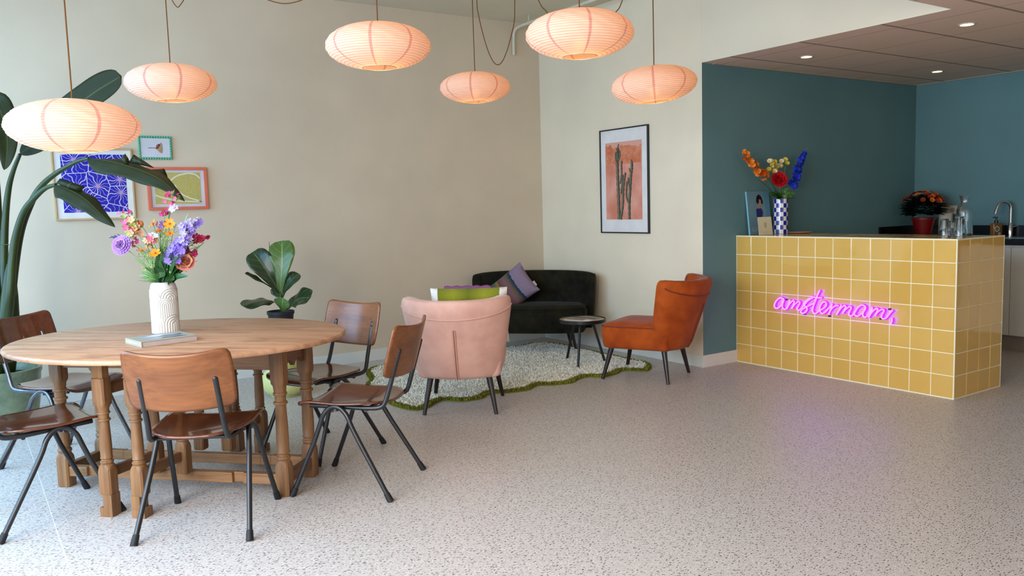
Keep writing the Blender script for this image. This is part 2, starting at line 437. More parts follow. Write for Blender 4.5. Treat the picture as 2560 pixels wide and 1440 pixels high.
for p in ((502, 400), (2005, 540), (1130, 640), (1875, 680), (770, 612)):
    q = on(*zz(p), 0, XC-.012); m = MB(); m.tube([q+Vector((-.012, 0, 0)), q+Vector((.0105, 0, 0))], .006, 10); m.build('wall_mount', black_metal, ns, world=True)

# ================================================================== kitchen
WZ0, WZ1, XW = .902, .952, 7.345
bw = plain('black_worktop', (12, 12, 14), .25, .5, var=.3)
o = MB(); o.bx(XW, XK-.001, 1.2, YC-.001, WZ0, WZ1)
wt = tag(o.build('kitchen_worktop', bw, smooth=False, bevel=.002), 'black kitchen worktop with dark upstand behind the yellow tiled counter', 'worktop')
m = MB(); m.bx(XW, XK-.02, YC-.02, YC-.001, WZ1, 1.047); m.bx(XK-.02, XK-.001, 1.2, YC-.001, WZ1, 1.047)
m.build('upstand', bw, wt, smooth=False)
m = MB(); m.bx(7.50, 7.88, 3.10, 3.72, WZ1-.001, WZ1+.004); m.build('sink_rim', plain('brushed_steel', (190, 184, 176), .25, .5, metal=1), wt, smooth=False, bevel=.001)
cab = plain('pale_cabinet_front', (222, 220, 214), .45, .4, var=.02)
plinth = plain('cabinet_plinth', (150, 140, 130), .4)
yy = YC-.002; edges = [yy]
for wdt in (.60, .60, .46, .60, .60): edges.append(edges[-1]-wdt)
labs = ['white kitchen base cabinet against the dark teal side wall', 'white kitchen base cabinet between corner unit and sink unit', 'white kitchen base cabinet left of the sink behind the counter end',
        'white kitchen base cabinet under the sink beside the counter end', 'white kitchen base cabinet at the right edge past the sink']
for k in range(5):
    a, b = edges[k+1], edges[k]
    t = thing('base_cabinet', labs[k], 'cabinet', (XW+.3, (a+b)/2, 0), 0, 'base cabinets under the black worktop')
    m = MB(); m.bx(XW+.03, XK-.002, a+.001, b-.001, .13, WZ0-.001); m.build('body', cab, t, world=True, smooth=False)
    m = MB(); m.bx(XW+.008, XW+.028, a+.002, b-.002, .135, WZ0-.022); m.build('door', cab, t, world=True, smooth=False, bevel=.0015)
    m = MB(); m.bx(XW+.06, XW+.08, a, b, 0, .13); m.build('plinth', plinth, t, world=True, smooth=False)

chrome = plain('chrome', (225, 225, 228), .08, .5, metal=1, var=.02)
fx, fy = 7.80, 3.60
fa = thing('kitchen_tap', 'curved chrome swan-neck tap standing at the sink', 'tap', (fx, fy, WZ1))
fp = on_plane(2527, 560, (fx, fy, 0), FW)
hor = (RT-Vector((0, 0, RT.z))).normalized()
bp = Vector((on_plane(2525, 590, (fx, fy, 0), FW).x, on_plane(2525, 590, (fx, fy, 0), FW).y, WZ1))
fa.location = bp
r = .062; top = 1.20
path = [bp, bp+Vector((0, 0, .12)), bp+Vector((0, 0, top-WZ1))]
cc = bp+Vector((0, 0, top-WZ1))-hor*r
path += [cc+hor*r*cos(a)+Vector((0, 0, r*sin(a))) for a in [radians(d) for d in range(15, 166, 15)]]
path += [cc-hor*(r+.004)+Vector((0, 0, .0)), cc-hor*(r+.016)+Vector((0, 0, -.045))]
m = MB(); m.tube(path, .0125, 14); m.build('spout', chrome, fa, world=True)
m = MB(); m.lathe([(.019, 0), (.019, .11), (.016, .115), (.013, .118)], bp, 20); m.build('base', chrome, fa, world=True)
m = MB(); m.tube([bp+Vector((0, 0, .082)), bp+hor*.03+Vector((0, 0, .082)), bp+hor*.085+Vector((0, 0, .098))], [.008, .0065, .004], 10); m.build('lever', chrome, fa, world=True)

# soap dispenser
sp = on_plane(2490, 582, (7.62, 3.75, 0), FW)
sb = Vector((sp.x, sp.y, WZ1)); amber = plain('amber_soap_bottle', (140, 92, 40), .2, .5, var=.1)
so = thing('soap_dispenser', 'square amber soap bottle with black pump beside the tap', 'soap bottle', tuple(sb), atan2(hor.y, hor.x)+.25)
m = MB(); m.box((0, 0, .06), (.095, .05, .12)); m.build('bottle', amber, so, bevel=.01, bseg=3)
m = MB(); m.lathe([(.016, .12), (.016, .145), (.007, .146), (.007, .166), (.011, .167), (.011, .176), (.002, .177)], n=16); m.box((-.014, 0, .171), (.04, .012, .008)); m.build('pump', plain('black_pump_plastic', (14, 16, 30), .3), so)
m = MB()
def disc(m, c, r, th, mi=0, n=28, hole=0):
    if hole:
        a = [(c[0]+r*cos(2*pi*k/n), c[1], c[2]+r*sin(2*pi*k/n)) for k in range(n)]; b = [(c[0]+hole*cos(2*pi*k/n), c[1], c[2]+hole*sin(2*pi*k/n)) for k in range(n)]
        a2 = [(x, y-th, z) for x, y, z in a]; b2 = [(x, y-th, z) for x, y, z in b]
        m.rings([a, a2, b2, b, a], False, False, mi)
    else:
        m.rings([[(c[0]+r*cos(2*pi*k/n), c[1]-d, c[2]+r*sin(2*pi*k/n)) for k in range(n)] for d in (0, th)], True, True, mi)
disc(m, (-.014, -.0252, .068), .027, .0008, 0, hole=.019); disc(m, (-.014, -.0252, .068), .016, .0008, 1); disc(m, (.012, -.0252, .022), .014, .0008, 0); disc(m, (.012, -.0260, .022), .007, .0006, 1)
m.build('label_print', [plain('label_cream', (215, 210, 190), .6), plain('label_blue_grey', (110, 120, 125), .6)], so)
# ================================================================== flower and leaf builders
def basis(n):
    n = Vector(n).normalized(); r = Vector((0, 0, 1)) if abs(n.z) < .9 else Vector((1, 0, 0))
    u = r.cross(n).normalized(); return u, n.cross(u), n
def petals(m, c, n, R, k, mi=0, wid=.5, cup=.25, rows=1, rot=0, inner=.12, notch=0):
    u, v, n = basis(n); c = Vector(c)
    for row in range(rows):
        rr = R*(1-.28*row); cu = cup+.35*row
        for i in range(k):
            a = rot+2*pi*(i+.5*(row % 2))/k; d = u*cos(a)+v*sin(a); s = n.cross(d)
            w = rr*wid
            pts = []
            for t, ww, h in ((inner, .25, .0), (.45, .85, .35), (.8, 1.0, .75), (1.0, .45, 1.0)):
                b = c+d*rr*t*cos(cu*t)+n*rr*(sin(cu)*h*t)
                pts.append((b-s*w*ww, b-n*rr*.03, b+s*w*ww))
            o = len(m.v)
            for p in pts: m.v += [Vector(x) for x in p]
            for j in range(3):
                a0 = o+3*j
                m.f += [[a0, a0+1, a0+4, a0+3], [a0+1, a0+2, a0+5, a0+4]]; m.mi += [mi, mi]
def blob(m, c, r, mi=0): m.sphere(c, r, 8, 5, mi)
def leaf(m, pts, wmax, up, mi=0, fold=.25, ns=6, prof=None, wave=0, seed=0, nseg=5):
    P = smooth_pts(pts, nseg); L = len(P); rnd = random.Random(seed); o0 = len(m.v); up = Vector(up)
    prof = prof or (lambda t: sin(pi*min(1, t**.75))**.8 if 0 < t < 1 else 0)
    ph = rnd.uniform(0, 6)
    for j, p in enumerate(P):
        t = j/(L-1); T = (P[min(j+1, L-1)]-P[max(j-1, 0)]).normalized()
        S = T.cross(up).normalized(); N = S.cross(T).normalized(); w = max(wmax*prof(t), .0006)
        for i in range(ns+1):
            u = 2*i/ns-1
            q = p+S*(w*u)+N*(abs(u)*w*fold+wave*w*sin(t*17+ph+u*2)*abs(u)**2)
            m.v.append(q); m.uv[len(m.v)-1] = (i/ns, t)
    for j in range(L-1):
        for i in range(ns):
            a = o0+j*(ns+1)+i; m.f.append([a, a+1, a+ns+2, a+ns+1]); m.mi.append(mi)
def leafmat(name, a, b, vein, rough=.35, nv=8, veins=True):
    t = NT(name); t.set(rough, .5 if rough < .45 else .2)
    uvn = t.n.new('ShaderNodeUVMap'); sx = t.n.new('ShaderNodeSeparateXYZ'); t.link(uvn.outputs[0], sx.inputs[0])
    au = t.math('ABSOLUTE', t.math('SUBTRACT', sx.outputs[0], .5))
    n = t.noise(t.coord(), 14, 3); c = t.mix(n, C3(*a), C3(*b))
    mid = t.math('LESS_THAN', au, .022)
    if veins:
        f = t.math('FRACT', t.math('MULTIPLY', t.math('SUBTRACT', sx.outputs[1], t.math('MULTIPLY', au, .42)), nv))
        mid = t.math('MAXIMUM', mid, t.math('MULTIPLY', t.math('LESS_THAN', f, .09), .55))
    c = t.mix(t.math('MULTIPLY', mid, .7), c, C3(*vein)); t.base(c)
    t.p.inputs['Transmission Weight'].default_value = 0
    return t.m
stemg = plain('green_stem', (104, 140, 66), .5, var=.2, scale=20)
dgreen = leafmat('dark_green_leaf', (28, 66, 34), (48, 92, 44), (96, 138, 70))
lgreen = leafmat('light_green_leaf', (92, 136, 60), (124, 166, 84), (160, 190, 110))
mgreen = leafmat('mid_green_leaf', (52, 100, 46), (78, 124, 56), (130, 165, 90))
def pm(name, rgb, r=.6): return plain(name, rgb, r, .3, var=.12, scale=60)

# ================================================================== things on the counter and worktop
Z = CH+.0005
vx, vy = 5.748, 4.49
t = thing('vase', 'tall cylindrical vase with blue and white checks on yellow counter', 'vase', (vx, vy, Z))
m = MB(); nc = 12; nr = 8; R, H = .058, .29; sub = 4
for k in range(nr):
    for i in range(nc*sub):
        a0, a1 = 2*pi*i/(nc*sub), 2*pi*(i+1)/(nc*sub); z0, z1 = H*k/nr, H*(k+1)/nr
        m.quad((R*cos(a0), R*sin(a0), z0), (R*cos(a1), R*sin(a1), z0), (R*cos(a1), R*sin(a1), z1), (R*cos(a0), R*sin(a0), z1), mi=((i//sub)+k) % 2)
m.lathe([(R, H), (R-.003, H+.001), (R-.006, H-.002), (R-.006, H-.10), (.001, H-.10)], n=nc*sub, caps=False, mi=1); m.lathe([(.001, 0), (R, 0)], n=nc*sub, caps=False, mi=0)
m.build('body', [plain('cobalt_glaze', (22, 30, 150), .15, .6), plain('white_glaze', (232, 228, 220), .15, .6, var=.02)], t, weld=True)

bq = thing('flower_bouquet', 'bouquet of orange, red, yellow and blue flowers in the checked vase', 'bouquet', (vx, vy, Z+.2))
DV = (Vector((vx, vy, 1.35))-EYE).dot(FW); mouth = Vector((vx, vy, Z+.285)); rb = random.Random(5)
def bqstem(name, tip, mats, fn, bend=.3, r=.0028):
    m = MB(); mid = mouth.lerp(tip, .55)+Vector((0, 0, .02)); base = Vector((vx+rb.uniform(-.03, .03), vy+rb.uniform(-.03, .03), Z+.2))
    m.tube(smooth_pts([base, mouth+(tip-mouth)*.08, mid, tip], 4), r, 6, mi=0); fn(m, tip, (tip-mid).normalized())
    return m.build(name, [stemg]+mats, bq, world=True, angle=80)
def bat(px, py, D): return on(px, py, 1, min(vy-.03+(D-DV)*.6, 4.53))
back = -FW
def spike(pts_px, rad, k, cmi, np_=5, jit=.012, pr=.02, tipg=True, D=DV):
    def f(m, tip, d):
        P = [bat(x, y, D) for x, y in pts_px]; Q = smooth_pts(P, 5)
        m.tube(Q, .0022, 6, 0)
        for i in range(k):
            q = Q[int(i/(k)*len(Q))]; s = 1-.45*i/k
            off = Vector((rb.uniform(-1, 1), rb.uniform(-1, 1), rb.uniform(-1, 1))).normalized()
            petals(m, q+off*rad*s*.6, off+back*.6, pr*s, np_, cmi, wid=.45, cup=.35, rot=rb.uniform(0, 3))
    return f
org = pm('orange_bloom', (222, 120, 30)); org2 = pm('deep_orange_bloom', (196, 76, 24))
def f_or(m, tip, d):
    spike([(1912, 440), (1893, 422), (1876, 400), (1862, 378)], .045, 30, 1, 6, pr=.030)(m, tip, d); spike([(1908, 436), (1880, 405), (1856, 388)], .042, 16, 2, 6, pr=.026)(m, tip, d)
bqstem('orange_flower',  bat(1914, 446, DV), [org, org2], f_or)
def f_bl(m, tip, d): spike([(1984, 462), (1990, 440), (1996, 418), (2004, 396), (2010, 384)], .050, 58, 1, 5, pr=.028)(m, tip, d); m.tube([bat(2010, 384, DV),  bat(2014, 374, DV),  bat(2021, 371, DV)], .002, 6, 0); blob(m,  bat(2020, 371, DV), .006, 0); blob(m,  bat(2012, 378, DV), .007, 0)
bqstem('blue_delphinium',  bat(1982, 468, DV), [pm('delphinium_blue', (28, 52, 190))], f_bl)
def f_red(m, tip, d):
    n = (back+Vector((0, 0, .25))).normalized()
    for rr, cu, k in ((.07, .25, 7), (.062, .6, 6), (.05, .95, 6), (.034, 1.25, 5)): petals(m, tip+n*.004, n, rr, k, 1, wid=.55, cup=cu, rot=rr*40)
bqstem('red_rose',  bat(1947, 450, DV-.05), [pm('rose_red', (190, 22, 30))], f_red)
def f_yel(m, tip, d):
    for i in range(22):
        c =  bat(1940+rb.uniform(-20, 16), 418+rb.uniform(-16, 12), DV+rb.uniform(-.04, .04)); petals(m, c, back+Vector((rb.uniform(-.5, .5), 0, .5)), .022, 7, 1+(i % 2), wid=.4, cup=.4); blob(m, c, .006, 1)
bqstem('yellow_flower',  bat(1944, 428, DV), [pm('yellow_bloom', (196, 172, 50)), pm('ivory_bloom', (226, 212, 170))], f_yel)
def f_y2(m, tip, d):
    for x, y in ((1963, 400), (1967, 409)): petals(m,  bat(x, y, DV), back+Vector((0, 0, .6)), .024, 8, 1, wid=.4, cup=.5)
bqstem('yellow_bud_flower',  bat(1965, 408, DV), [pm('lemon_bloom', (214, 200, 74))], f_y2)
m = MB()
for i, (x, y, L, w) in enumerate([(1922, 484, 0, .022), (1988, 484, 0, .024), (1935, 478, 0, .024), (1972, 470, 0, .022), (1960, 486, 0, .028), (1945, 488, 0, .026), (1980, 492, 0, .02), (1928, 490, 0, .02), (1950, 470, 0, .022), (1966, 478, 0, .024), (1976, 484, 0, .022), (1990, 498, 0, .014), (1936, 494, 0, .02), (1917, 442, 0, .008), (1890, 445, 0, .006)]):
    tip =  bat(x, y, DV+rb.uniform(-.08, .05)); b = mouth+Vector((rb.uniform(-.02, .02), rb.uniform(-.02, .02), -.01))
    leaf(m, [b, b.lerp(tip, .5)+Vector((0, 0, .02)), tip], w, back+Vector((0, 0, .5)), seed=i)
m.build('leaves', mgreen, bq, world=True, angle=80)

# leaning book with GEBO lettering
def frame_obj(TL, TR, BL): return (TR-TL), (TL-BL)
def dec(m, O, U, V, N, poly, k, th=.0006, mi=0):   # a thin printed patch on a picture or cover; poly in 0..1 units
    m.slab([O+U*a+V*b+N*k for a, b in poly], N, th, mi)
def text_mesh(name, s, size, O, ux, uy, mat, parent, ext=.0005, align='LEFT'):
    cu = bpy.data.curves.new(name, 'FONT'); cu.body = s; cu.size = size; cu.extrude = ext; cu.align_x = align
    tmp = bpy.data.objects.new('tmp_text', cu); COL.objects.link(tmp)
    bpy.context.view_layer.update(); dg = bpy.context.evaluated_depsgraph_get()
    me = bpy.data.meshes.new_from_object(tmp.evaluated_get(dg)); bpy.data.objects.remove(tmp); me.name = name
    ux = Vector(ux).normalized(); uy = Vector(uy).normalized(); n = ux.cross(uy)
    inv = Matrix.LocRotScale(parent.location, parent.rotation_euler, parent.scale).inverted()
    for v in me.vertices: v.co = inv @ (Vector(O)+ux*v.co.x+uy*v.co.y+n*v.co.z)
    me.materials.append(mat); o = bpy.data.objects.new(name, me); COL.objects.link(o); o.parent = parent; return o
BL = on(1876, 586, 1, 4.545); BR = on(1931, 586, 1, 4.545); BL.z = BR.z = Z; TL = on(1866, 479, 1, 4.589); TR = TL+(BR-BL)
U = TR-TL; V = TL-BL; N = U.cross(V).normalized(); N = N if N.y < 0 else -N
mg = thing('leaning_book', 'light blue book with a painted woman leaning on the dark teal wall', 'book', tuple((BL+BR)/2))
m = MB(); m.slab([BL, BR, TR, TL], -N, .003, 0); m.slab([BL+V*.006-N*.003, BR+V*.006-N*.003-U*.01, TR-V*.006-N*.003-U*.01, TL-V*.006-N*.003], -N, .012, 1)
m.slab([BL-U*.004, BL, TL, TL-U*.004], -N, .015, 2)
m.build('book_block', [plain('book_cover_blue', (112, 146, 160), .4), plain('book_pages', (220, 215, 205), .7), plain('book_spine_blue', (130, 196, 218), .4)], mg, world=True, smooth=False)
m = MB()
def ell(cx, cy_, rx, ry, n=18, a0=0, a1=2*pi): return [(cx+rx*cos(a0+(a1-a0)*i/n), cy_+ry*sin(a0+(a1-a0)*i/n)) for i in range(n)]
dec(m, BL, U, V, N, [(.72, 0), (1, 0), (1, 1), (.72, 1), (.80, .5)], .0002, mi=3)
dec(m, BL, U, V, N, [(.36, .58), (.50, .64), (.62, .58), (.66, .5), (.60, .40), (.58, .25), (.56, .12), (.46, .12), (.42, .28), (.36, .40)], .0006, mi=0)
dec(m, BL, U, V, N, [(.44, .60), (.54, .60), (.54, .72), (.44, .72)], .001, mi=1)
dec(m, BL, U, V, N, ell(.56, .765, .09, .075), .0014, mi=1)
dec(m, BL, U, V, N, [(.38, .76), (.42, .88), (.52, .93), (.62, .88), (.68, .78), (.68, .70), (.60, .72), (.60, .80), (.52, .82), (.50, .74), (.44, .70)], .0020, mi=2)
m.build('cover_picture', [plain('print_navy', (30, 26, 100), .5), plain('print_skin', (176, 130, 105), .5), plain('print_black', (10, 9, 10), .5), plain('print_pale_blue', (92, 142, 158), .5)], mg, world=True, smooth=False)
text_mesh('cover_lettering', 'GEBO', .052, BL+U*.10+V*.075+N*.0016, U, V, plain('print_grey_white', (170, 176, 176), .5), mg)

BLc = on(1898.5, 588.5, 1, 4.44); BRc = on(1932.5, 588.5, 1, 4.44); BLc.z = BRc.z = Z; Hc = .147
Uc = BRc-BLc; Vc = Vector((0, .02, Hc)); Nc = Uc.cross(Vc).normalized(); Nc = Nc if Nc.y < 0 else -Nc
cdn = thing('standing_card', 'small cream card with a printed sprig before the checked vase', 'card', tuple((BLc+BRc)/2))
m = MB(); m.slab([BLc, BRc, BRc+Vc, BLc+Vc], -Nc, .0015)
bk = BLc+Uc*.06+Vector((0, .012, 0)); m.slab([bk, bk+Uc*.94, BRc+Vc, BLc+Uc*.06+Vc], -Nc, .0012); m.build('folded_sheet', plain('cream_card', (232, 222, 190), .7), cdn, world=True, smooth=False)
m = MB()
dec(m, BLc, Uc, Vc, Nc, [(.49, .36), (.515, .36), (.52, .68), (.505, .68)], .0006)
for i in range(6):
    for s in (-1, 1):
        y = .42+.045*i; dec(m, BLc, Uc, Vc, Nc, [(.505, y), (.505+s*.05, y+.02), (.505+s*.12, y+.055), (.505+s*.07, y+.05)][::s], .0006)
m.build('sprig_print', plain('print_sage', (170, 160, 110), .6), cdn, world=True, smooth=False)
m = MB(); dec(m, BLc, Uc, Vc, Nc, [(.36, .155), (.66, .155), (.66, .17), (.36, .17)], .0006); m.build('caption_line', plain('print_sage', (170, 160, 110), .6), cdn, world=True, smooth=False)

dp = onf(1999, 583, CH); t = thing('shallow_dish', 'flat pale pink dish lying on the counter beside the checked vase', 'dish', (dp.x, dp.y, Z))
m = MB(); m.lathe([(.001, 0), (.06, 0), (.098, .008), (.101, .010), (.097, .012), (.06, .005), (.001, .005)], n=40, caps=False); m.build('dish', plain('pink_glaze', (214, 164, 140), .3), t)

def glassmat():
    t = NT('clear_glass'); t.p.inputs['Transmission Weight'].default_value = 1; t.p.inputs['IOR'].default_value = 1.45
    t.p.inputs['Roughness'].default_value = .0; t.p.inputs['Base Color'].default_value = (.93, .96, .96, 1); return t.m
gl = glassmat()
def tumbler(px, py, h, label, D=.0):
    p = onf(px, py, CH); t = thing('drinking_glass', label, 'glass', (p.x, p.y, Z), 0, 'upturned glasses at the counter corner')
    m = MB(); R0, R1 = .042, .030
    m.lathe([(R0, 0), (R0-.0022, 0), (R0-.002-.0003, .003), (R1-.0022, h-.012), (.001, h-.012), (.001, h), (R1-.003, h), (R1, h-.004), (R0, .003), (R0, 0)], n=28, caps=False)
    m.build('tumbler', gl, t, weld=True)
tumbler(2362, 588.5, .118, 'upturned glass on the counter, farthest left, nearest the red pot')
tumbler(2399, 590.5, .135, 'tallest upturned glass, standing right before the carafe at counter corner')
tumbler(2379, 586.5, .100, 'shorter upturned glass between the other two glasses')
p = onf(2403, 588, CH); t = thing('carafe', 'clear glass carafe with flared neck behind the upturned glasses', 'carafe', (p.x+.06, p.y+.01, Z))
m = MB(); outp = [(.052, .002), (.054, .006), (.054, .175), (.050, .190), (.030, .218), (.027, .235), (.032, .262), (.038, .278)]
inn = [(r-.0025, z) for r, z in reversed(outp)]; inn[-1] = (.045, .012)
m.lathe([(.001, .002)]+outp+inn+[(.001, .012)], n=36, caps=False); m.build('carafe_body', gl, t, weld=True)

# potted chrysanthemum standing on the worktop
pp_ = on(2308, 570, 0, 7.62); pc = (7.62, pp_.y, WZ1)
t = thing('potted_chrysanthemum', 'dark bushy chrysanthemum with orange flowers in a red pot', 'potted plant', pc)
m = MB(); m.lathe([(.001, 0), (.065, 0), (.098, .155), (.104, .157), (.106, .178), (.098, .178), (.094, .16), (.001, .15)], n=32, caps=False); m.build('pot', plain('red_plastic_pot', (120, 12, 9), .35, .5), t)
m = MB(); r5 = random.Random(11)
for i in range(520):
    a = r5.uniform(0, 2*pi); e_ = r5.uniform(-.25, 1)*pi/2; rr = r5.uniform(.7, 1)
    d = Vector((cos(a)*cos(e_), sin(a)*cos(e_), sin(e_)*.75)); q = Vector((0, 0, .25))+d*.205*rr
    leaf(m, [q-d*.05, q-d*.01, q+Vector((d.x, d.y, -.2))*.035], .024, (0, 0, 1), seed=i, nseg=2, ns=2)
m.build('foliage', leafmat('chrysanthemum_leaf', (10, 22, 13), (17, 34, 20), (28, 48, 30), veins=False), t)
cm1, cm2 = pm('mum_orange', (214, 110, 26)), pm('mum_rust', (150, 44, 18))
for i in range(42):
    a = r5.uniform(0, 2*pi); e_ = (.10+.85*r5.random()**.8)*pi/2
    d = Vector((cos(a)*cos(e_), sin(a)*cos(e_), sin(e_)*.78)); q = Vector((0, 0, .255))+d*.215
    m = MB(); petals(m, q, d, .024, 10, 0, wid=.28, cup=.25, rows=2); blob(m, q+d*.003, .006, 1); m.build('bloom', [cm1 if i % 3 == 0 else cm2, cm2], t, angle=80)

# wall sockets, paper roll behind the plant
so_y = [on(2359, 525, 0, XK).y, on(2387, 525, 0, XK).y]; yc_ = sum(so_y)/2
t = thing('wall_socket', 'pale double wall socket on teal wall behind the red pot', 'socket', (XK, yc_, 1.19))
m = MB(); m.bx(XK-.012, XK-.0005, yc_-.08, yc_+.08, 1.15, 1.235); m.build('plate', plain('socket_beige', (196, 186, 170), .4), t, world=True, smooth=False, bevel=.004)
for s in (-.038, .038):
    m = MB(); m.tube([(XK-.0135, yc_+s, 1.192), (XK-.0119, yc_+s, 1.192)], .022, 24); m.build('outlet', plain('socket_shade', (150, 140, 126), .4), t, world=True)
q = on(2372, 560, 0, 7.86); t = thing('paper_towel_roll', 'upright roll of pale kitchen paper behind the glasses', 'paper roll', (7.80, q.y, WZ1))
m = MB(); m.lathe([(.02, 0), (.058, 0), (.06, .004), (.06, .21), (.058, .214), (.02, .214), (.02, 0)], n=32, caps=False); m.build('paper', plain('kitchen_paper', (206, 196, 180), .9, .1, bump=.3, bscale=60), t)
m = MB(); m.lathe([(.0205, .001), (.0205, .2135), (.018, .2135), (.018, .001)], n=24, caps=False); m.build('cardboard_core', plain('cardboard', (150, 120, 90), .8), t)
# ================================================================== dining table
TC = Vector((.887, 4.30, 0)); TA = radians(-45)
oak = wood('worn_oak', (156, 112, 70), (104, 70, 42), .5, axis=2, fine=50)
oakx = wood('worn_oak_rail', (170, 126, 82), (124, 86, 54), .5, axis=0, fine=50)
oaky = wood('worn_oak_crossrail', (128, 86, 54), (96, 62, 38), .45, axis=1, fine=50)
def top_mat():
    t = NT('scrubbed_oak_top'); t.set(.42, .45)
    v = t.coord('Object', (1.1, 11, 11)); n1 = t.noise(v, 1.7, 5, .65)
    n2 = t.noise(t.coord('Object', (3, 75, 75)), 2, 3, .65); n3 = t.noise(t.coord('Object', (2.2, 5, 2)), 1.6, 3)
    c = t.ramp(n1, [(.25, C3(116, 78, 54)), (.46, C3(176, 132, 98)), (.8, C3(206, 166, 128))])
    c = t.mix(t.math('MULTIPLY', n3, .55), c, C3(196, 146, 116))
    sx = t.n.new('ShaderNodeSeparateXYZ'); tc = t.n.new('ShaderNodeTexCoord'); t.link(tc.outputs['Object'], sx.inputs[0])
    f = t.math('FRACT', t.math('DIVIDE', t.math('ADD', sx.outputs[1], 5.07), .135)); seam = t.math('LESS_THAN', f, .014)
    c = t.mix(t.math('MULTIPLY', seam, .5), c, C3(96, 62, 42))
    crack = t.ramp(n2, [(.28, (1, 1, 1, 1)), (.36, (0, 0, 0, 1))])
    c = t.mix(t.math('MULTIPLY', crack, .75), c, C3(92, 60, 42))
    n5 = t.noise(t.coord('Object', (1.6, 5, 1)), 2.3, 4, .6); c = t.mix(t.ramp(n5, [(.50, (0, 0, 0, 1)), (.68, (.75, .75, .75, 1))]), c, C3(134, 92, 68))
    t.base(c); t.bump(n2, .2, .002); return t.m
tb = thing('gateleg_table', 'oval oak gateleg dining table with turned legs', 'table', tuple(TC), TA)
m = MB(); n = 112; AA, BB, ZT = .822, .662, .742; off = radians(5)
def ov(sc, z): return [((AA+sc)*cos(2*pi*k/n)*cos(off)-(BB+sc)*sin(2*pi*k/n)*sin(off), (AA+sc)*cos(2*pi*k/n)*sin(off)+(BB+sc)*sin(2*pi*k/n)*cos(off), z) for k in range(n)]
m.rings([ov(-.014, ZT-.024), ov(-.004, ZT-.023), ov(0, ZT-.016), ov(-.001, ZT-.009), ov(-.006, ZT-.003), ov(-.012, ZT)], True, True)
m.build('tabletop', top_mat(), tb, angle=50)
def turned(m, x, y, z0=0, foot=True, zb0=.165, ztop=.715, w=.066, zblk=.53, slim=1.0):
    h = w/2
    def sq(s, z, c=.0): return None
    # square block with chamfered shoulder -> turned shaft -> block; rings of 24 points morphing from square to circle
    def ringp(r, z, q):   # q=1 square, 0 circle
        out = []
        for k in range(24):
            a = 2*pi*(k+.5)/24; cx, sx_ = cos(a), sin(a); mx = max(abs(cx), abs(sx_)); s = r/mx if q else r
            out.append((x+cx*s, y+sx_*s, z))
        return out
    R = []
    R.append(ringp(h*.92, z0, 1)); R.append(ringp(h, z0+.008, 1)); R.append(ringp(h, zb0-.03, 1)); R.append(ringp(h*.93, zb0-.012, 1)); R.append(ringp(h*.96, zb0, 0))
    L = zblk-zb0
    for t_, r in ((.02, .86), (.035, .98), (.055, 1.02), (.07, .98), (.08, .84), (.10, .80), (.115, .93), (.13, .93), (.14, .86), (.3, .90), (.5, .86), (.70, .78), (.755, .76), (.76, .98), (.775, 1.02), (.79, .98), (.795, .78), (.86, .80), (.875, .82), (.88, .98), (.895, 1.0), (.91, .97), (.915, .86), (.97, .92)):
        R.append(ringp(h*r*slim, zb0+L*t_, 0))
    R.append(ringp(h*.97, zblk, 0)); R.append(ringp(h*.97, zblk+.012, 1)); R.append(ringp(h, zblk+.03, 1)); R.append(ringp(h, ztop, 1))
    m.rings(R)
for x in (-.592, .592):
    for y in (-.14, .14):
        m = MB(); turned(m, x, y); m.build('leg', oak, tb, angle=40)
for y in (-.14, .14):
    m = MB(); m.bx(-.567, .567, y-.011, y+.011, .605, .716)
    m.build('apron', oakx, tb, smooth=False, bevel=.002)
for x in (-.592, .592):
    # shaped end apron
    m = MB()
    pts = [(-.107, .716), (-.107, .60)]+[(-.107+.214*t/12, .60+.035*abs(sin(pi*2*t/12))*(1 if 2 < t < 10 else .6)) for t in range(1, 12)]+[(.107, .60), (.107, .716)]
    m.slab([(x-.011, a, b) for a, b in pts], (1, 0, 0), .022)
    m.build('end_apron', oaky, tb, smooth=False)
for y in (-.14, .14):
    m = MB(); s = 1 if y > 0 else -1; y0, y1 = y-.02, y+.02
    for a, b, d in ((-.567, -.46, 0), (-.46, -.40, .016), (-.40, .33, 0), (.33, .385, .016), (.385, .567, 0)):
        m.bx(a, b, y0+(d if s < 0 else 0), y1-(d if s > 0 else 0), .055, .105)
    m.build('long_stretcher', oakx, tb, smooth=False, bevel=.003)
for x in (-.60, .60):
    m = MB(); m.bx(x-.018, x+.018, -.107, .107, .055, .105); m.build('end_stretcher', oaky, tb, smooth=False, bevel=.003)
def gate(px, py, fx, fy):
    P = Vector((px, py, 0)); Fo = Vector((fx, fy, 0)); d = Fo-P; L = d.length; a = atan2(d.y, d.x)
    m = MB(); turned(m, px, py, .107, zb0=.26, ztop=.60, w=.058, zblk=.50); m.build('pivot_post', oak, tb, angle=40)
    m = MB(); sgn = -1 if fx < 0 else 1; turned(m, fx, fy, .10, zb0=.235, ztop=.63, w=.062, zblk=.50, slim=.92)
    m.box((fx-.012*d.x/L*0, fy, .672), (.036, .058, .09), rz=a); m.box((fx-sgn*.010, fy, .072), (.042, .060, .060)); m.box((fx, fy, .0215), (.062, .060, .043)); m.build('gate_leg', oak, tb, angle=40)
    mid = (P+Fo)/2
    m = MB(); m.box((mid.x, mid.y, .195), (L-.05, .026, .045), rz=a); m.build('gate_stretcher', oaky, tb, smooth=False, bevel=.003)
    m = MB(); m.box((mid.x, mid.y, .575), (L-.05, .026, .05), rz=a); m.build('gate_rail', oaky, tb, smooth=False, bevel=.003)
gate(-.045, -.19, -.09, -.48); gate(.10, -.19, .07, -.48); gate(-.045, .19, -.03, .52); gate(.115, .19, .125, .52)

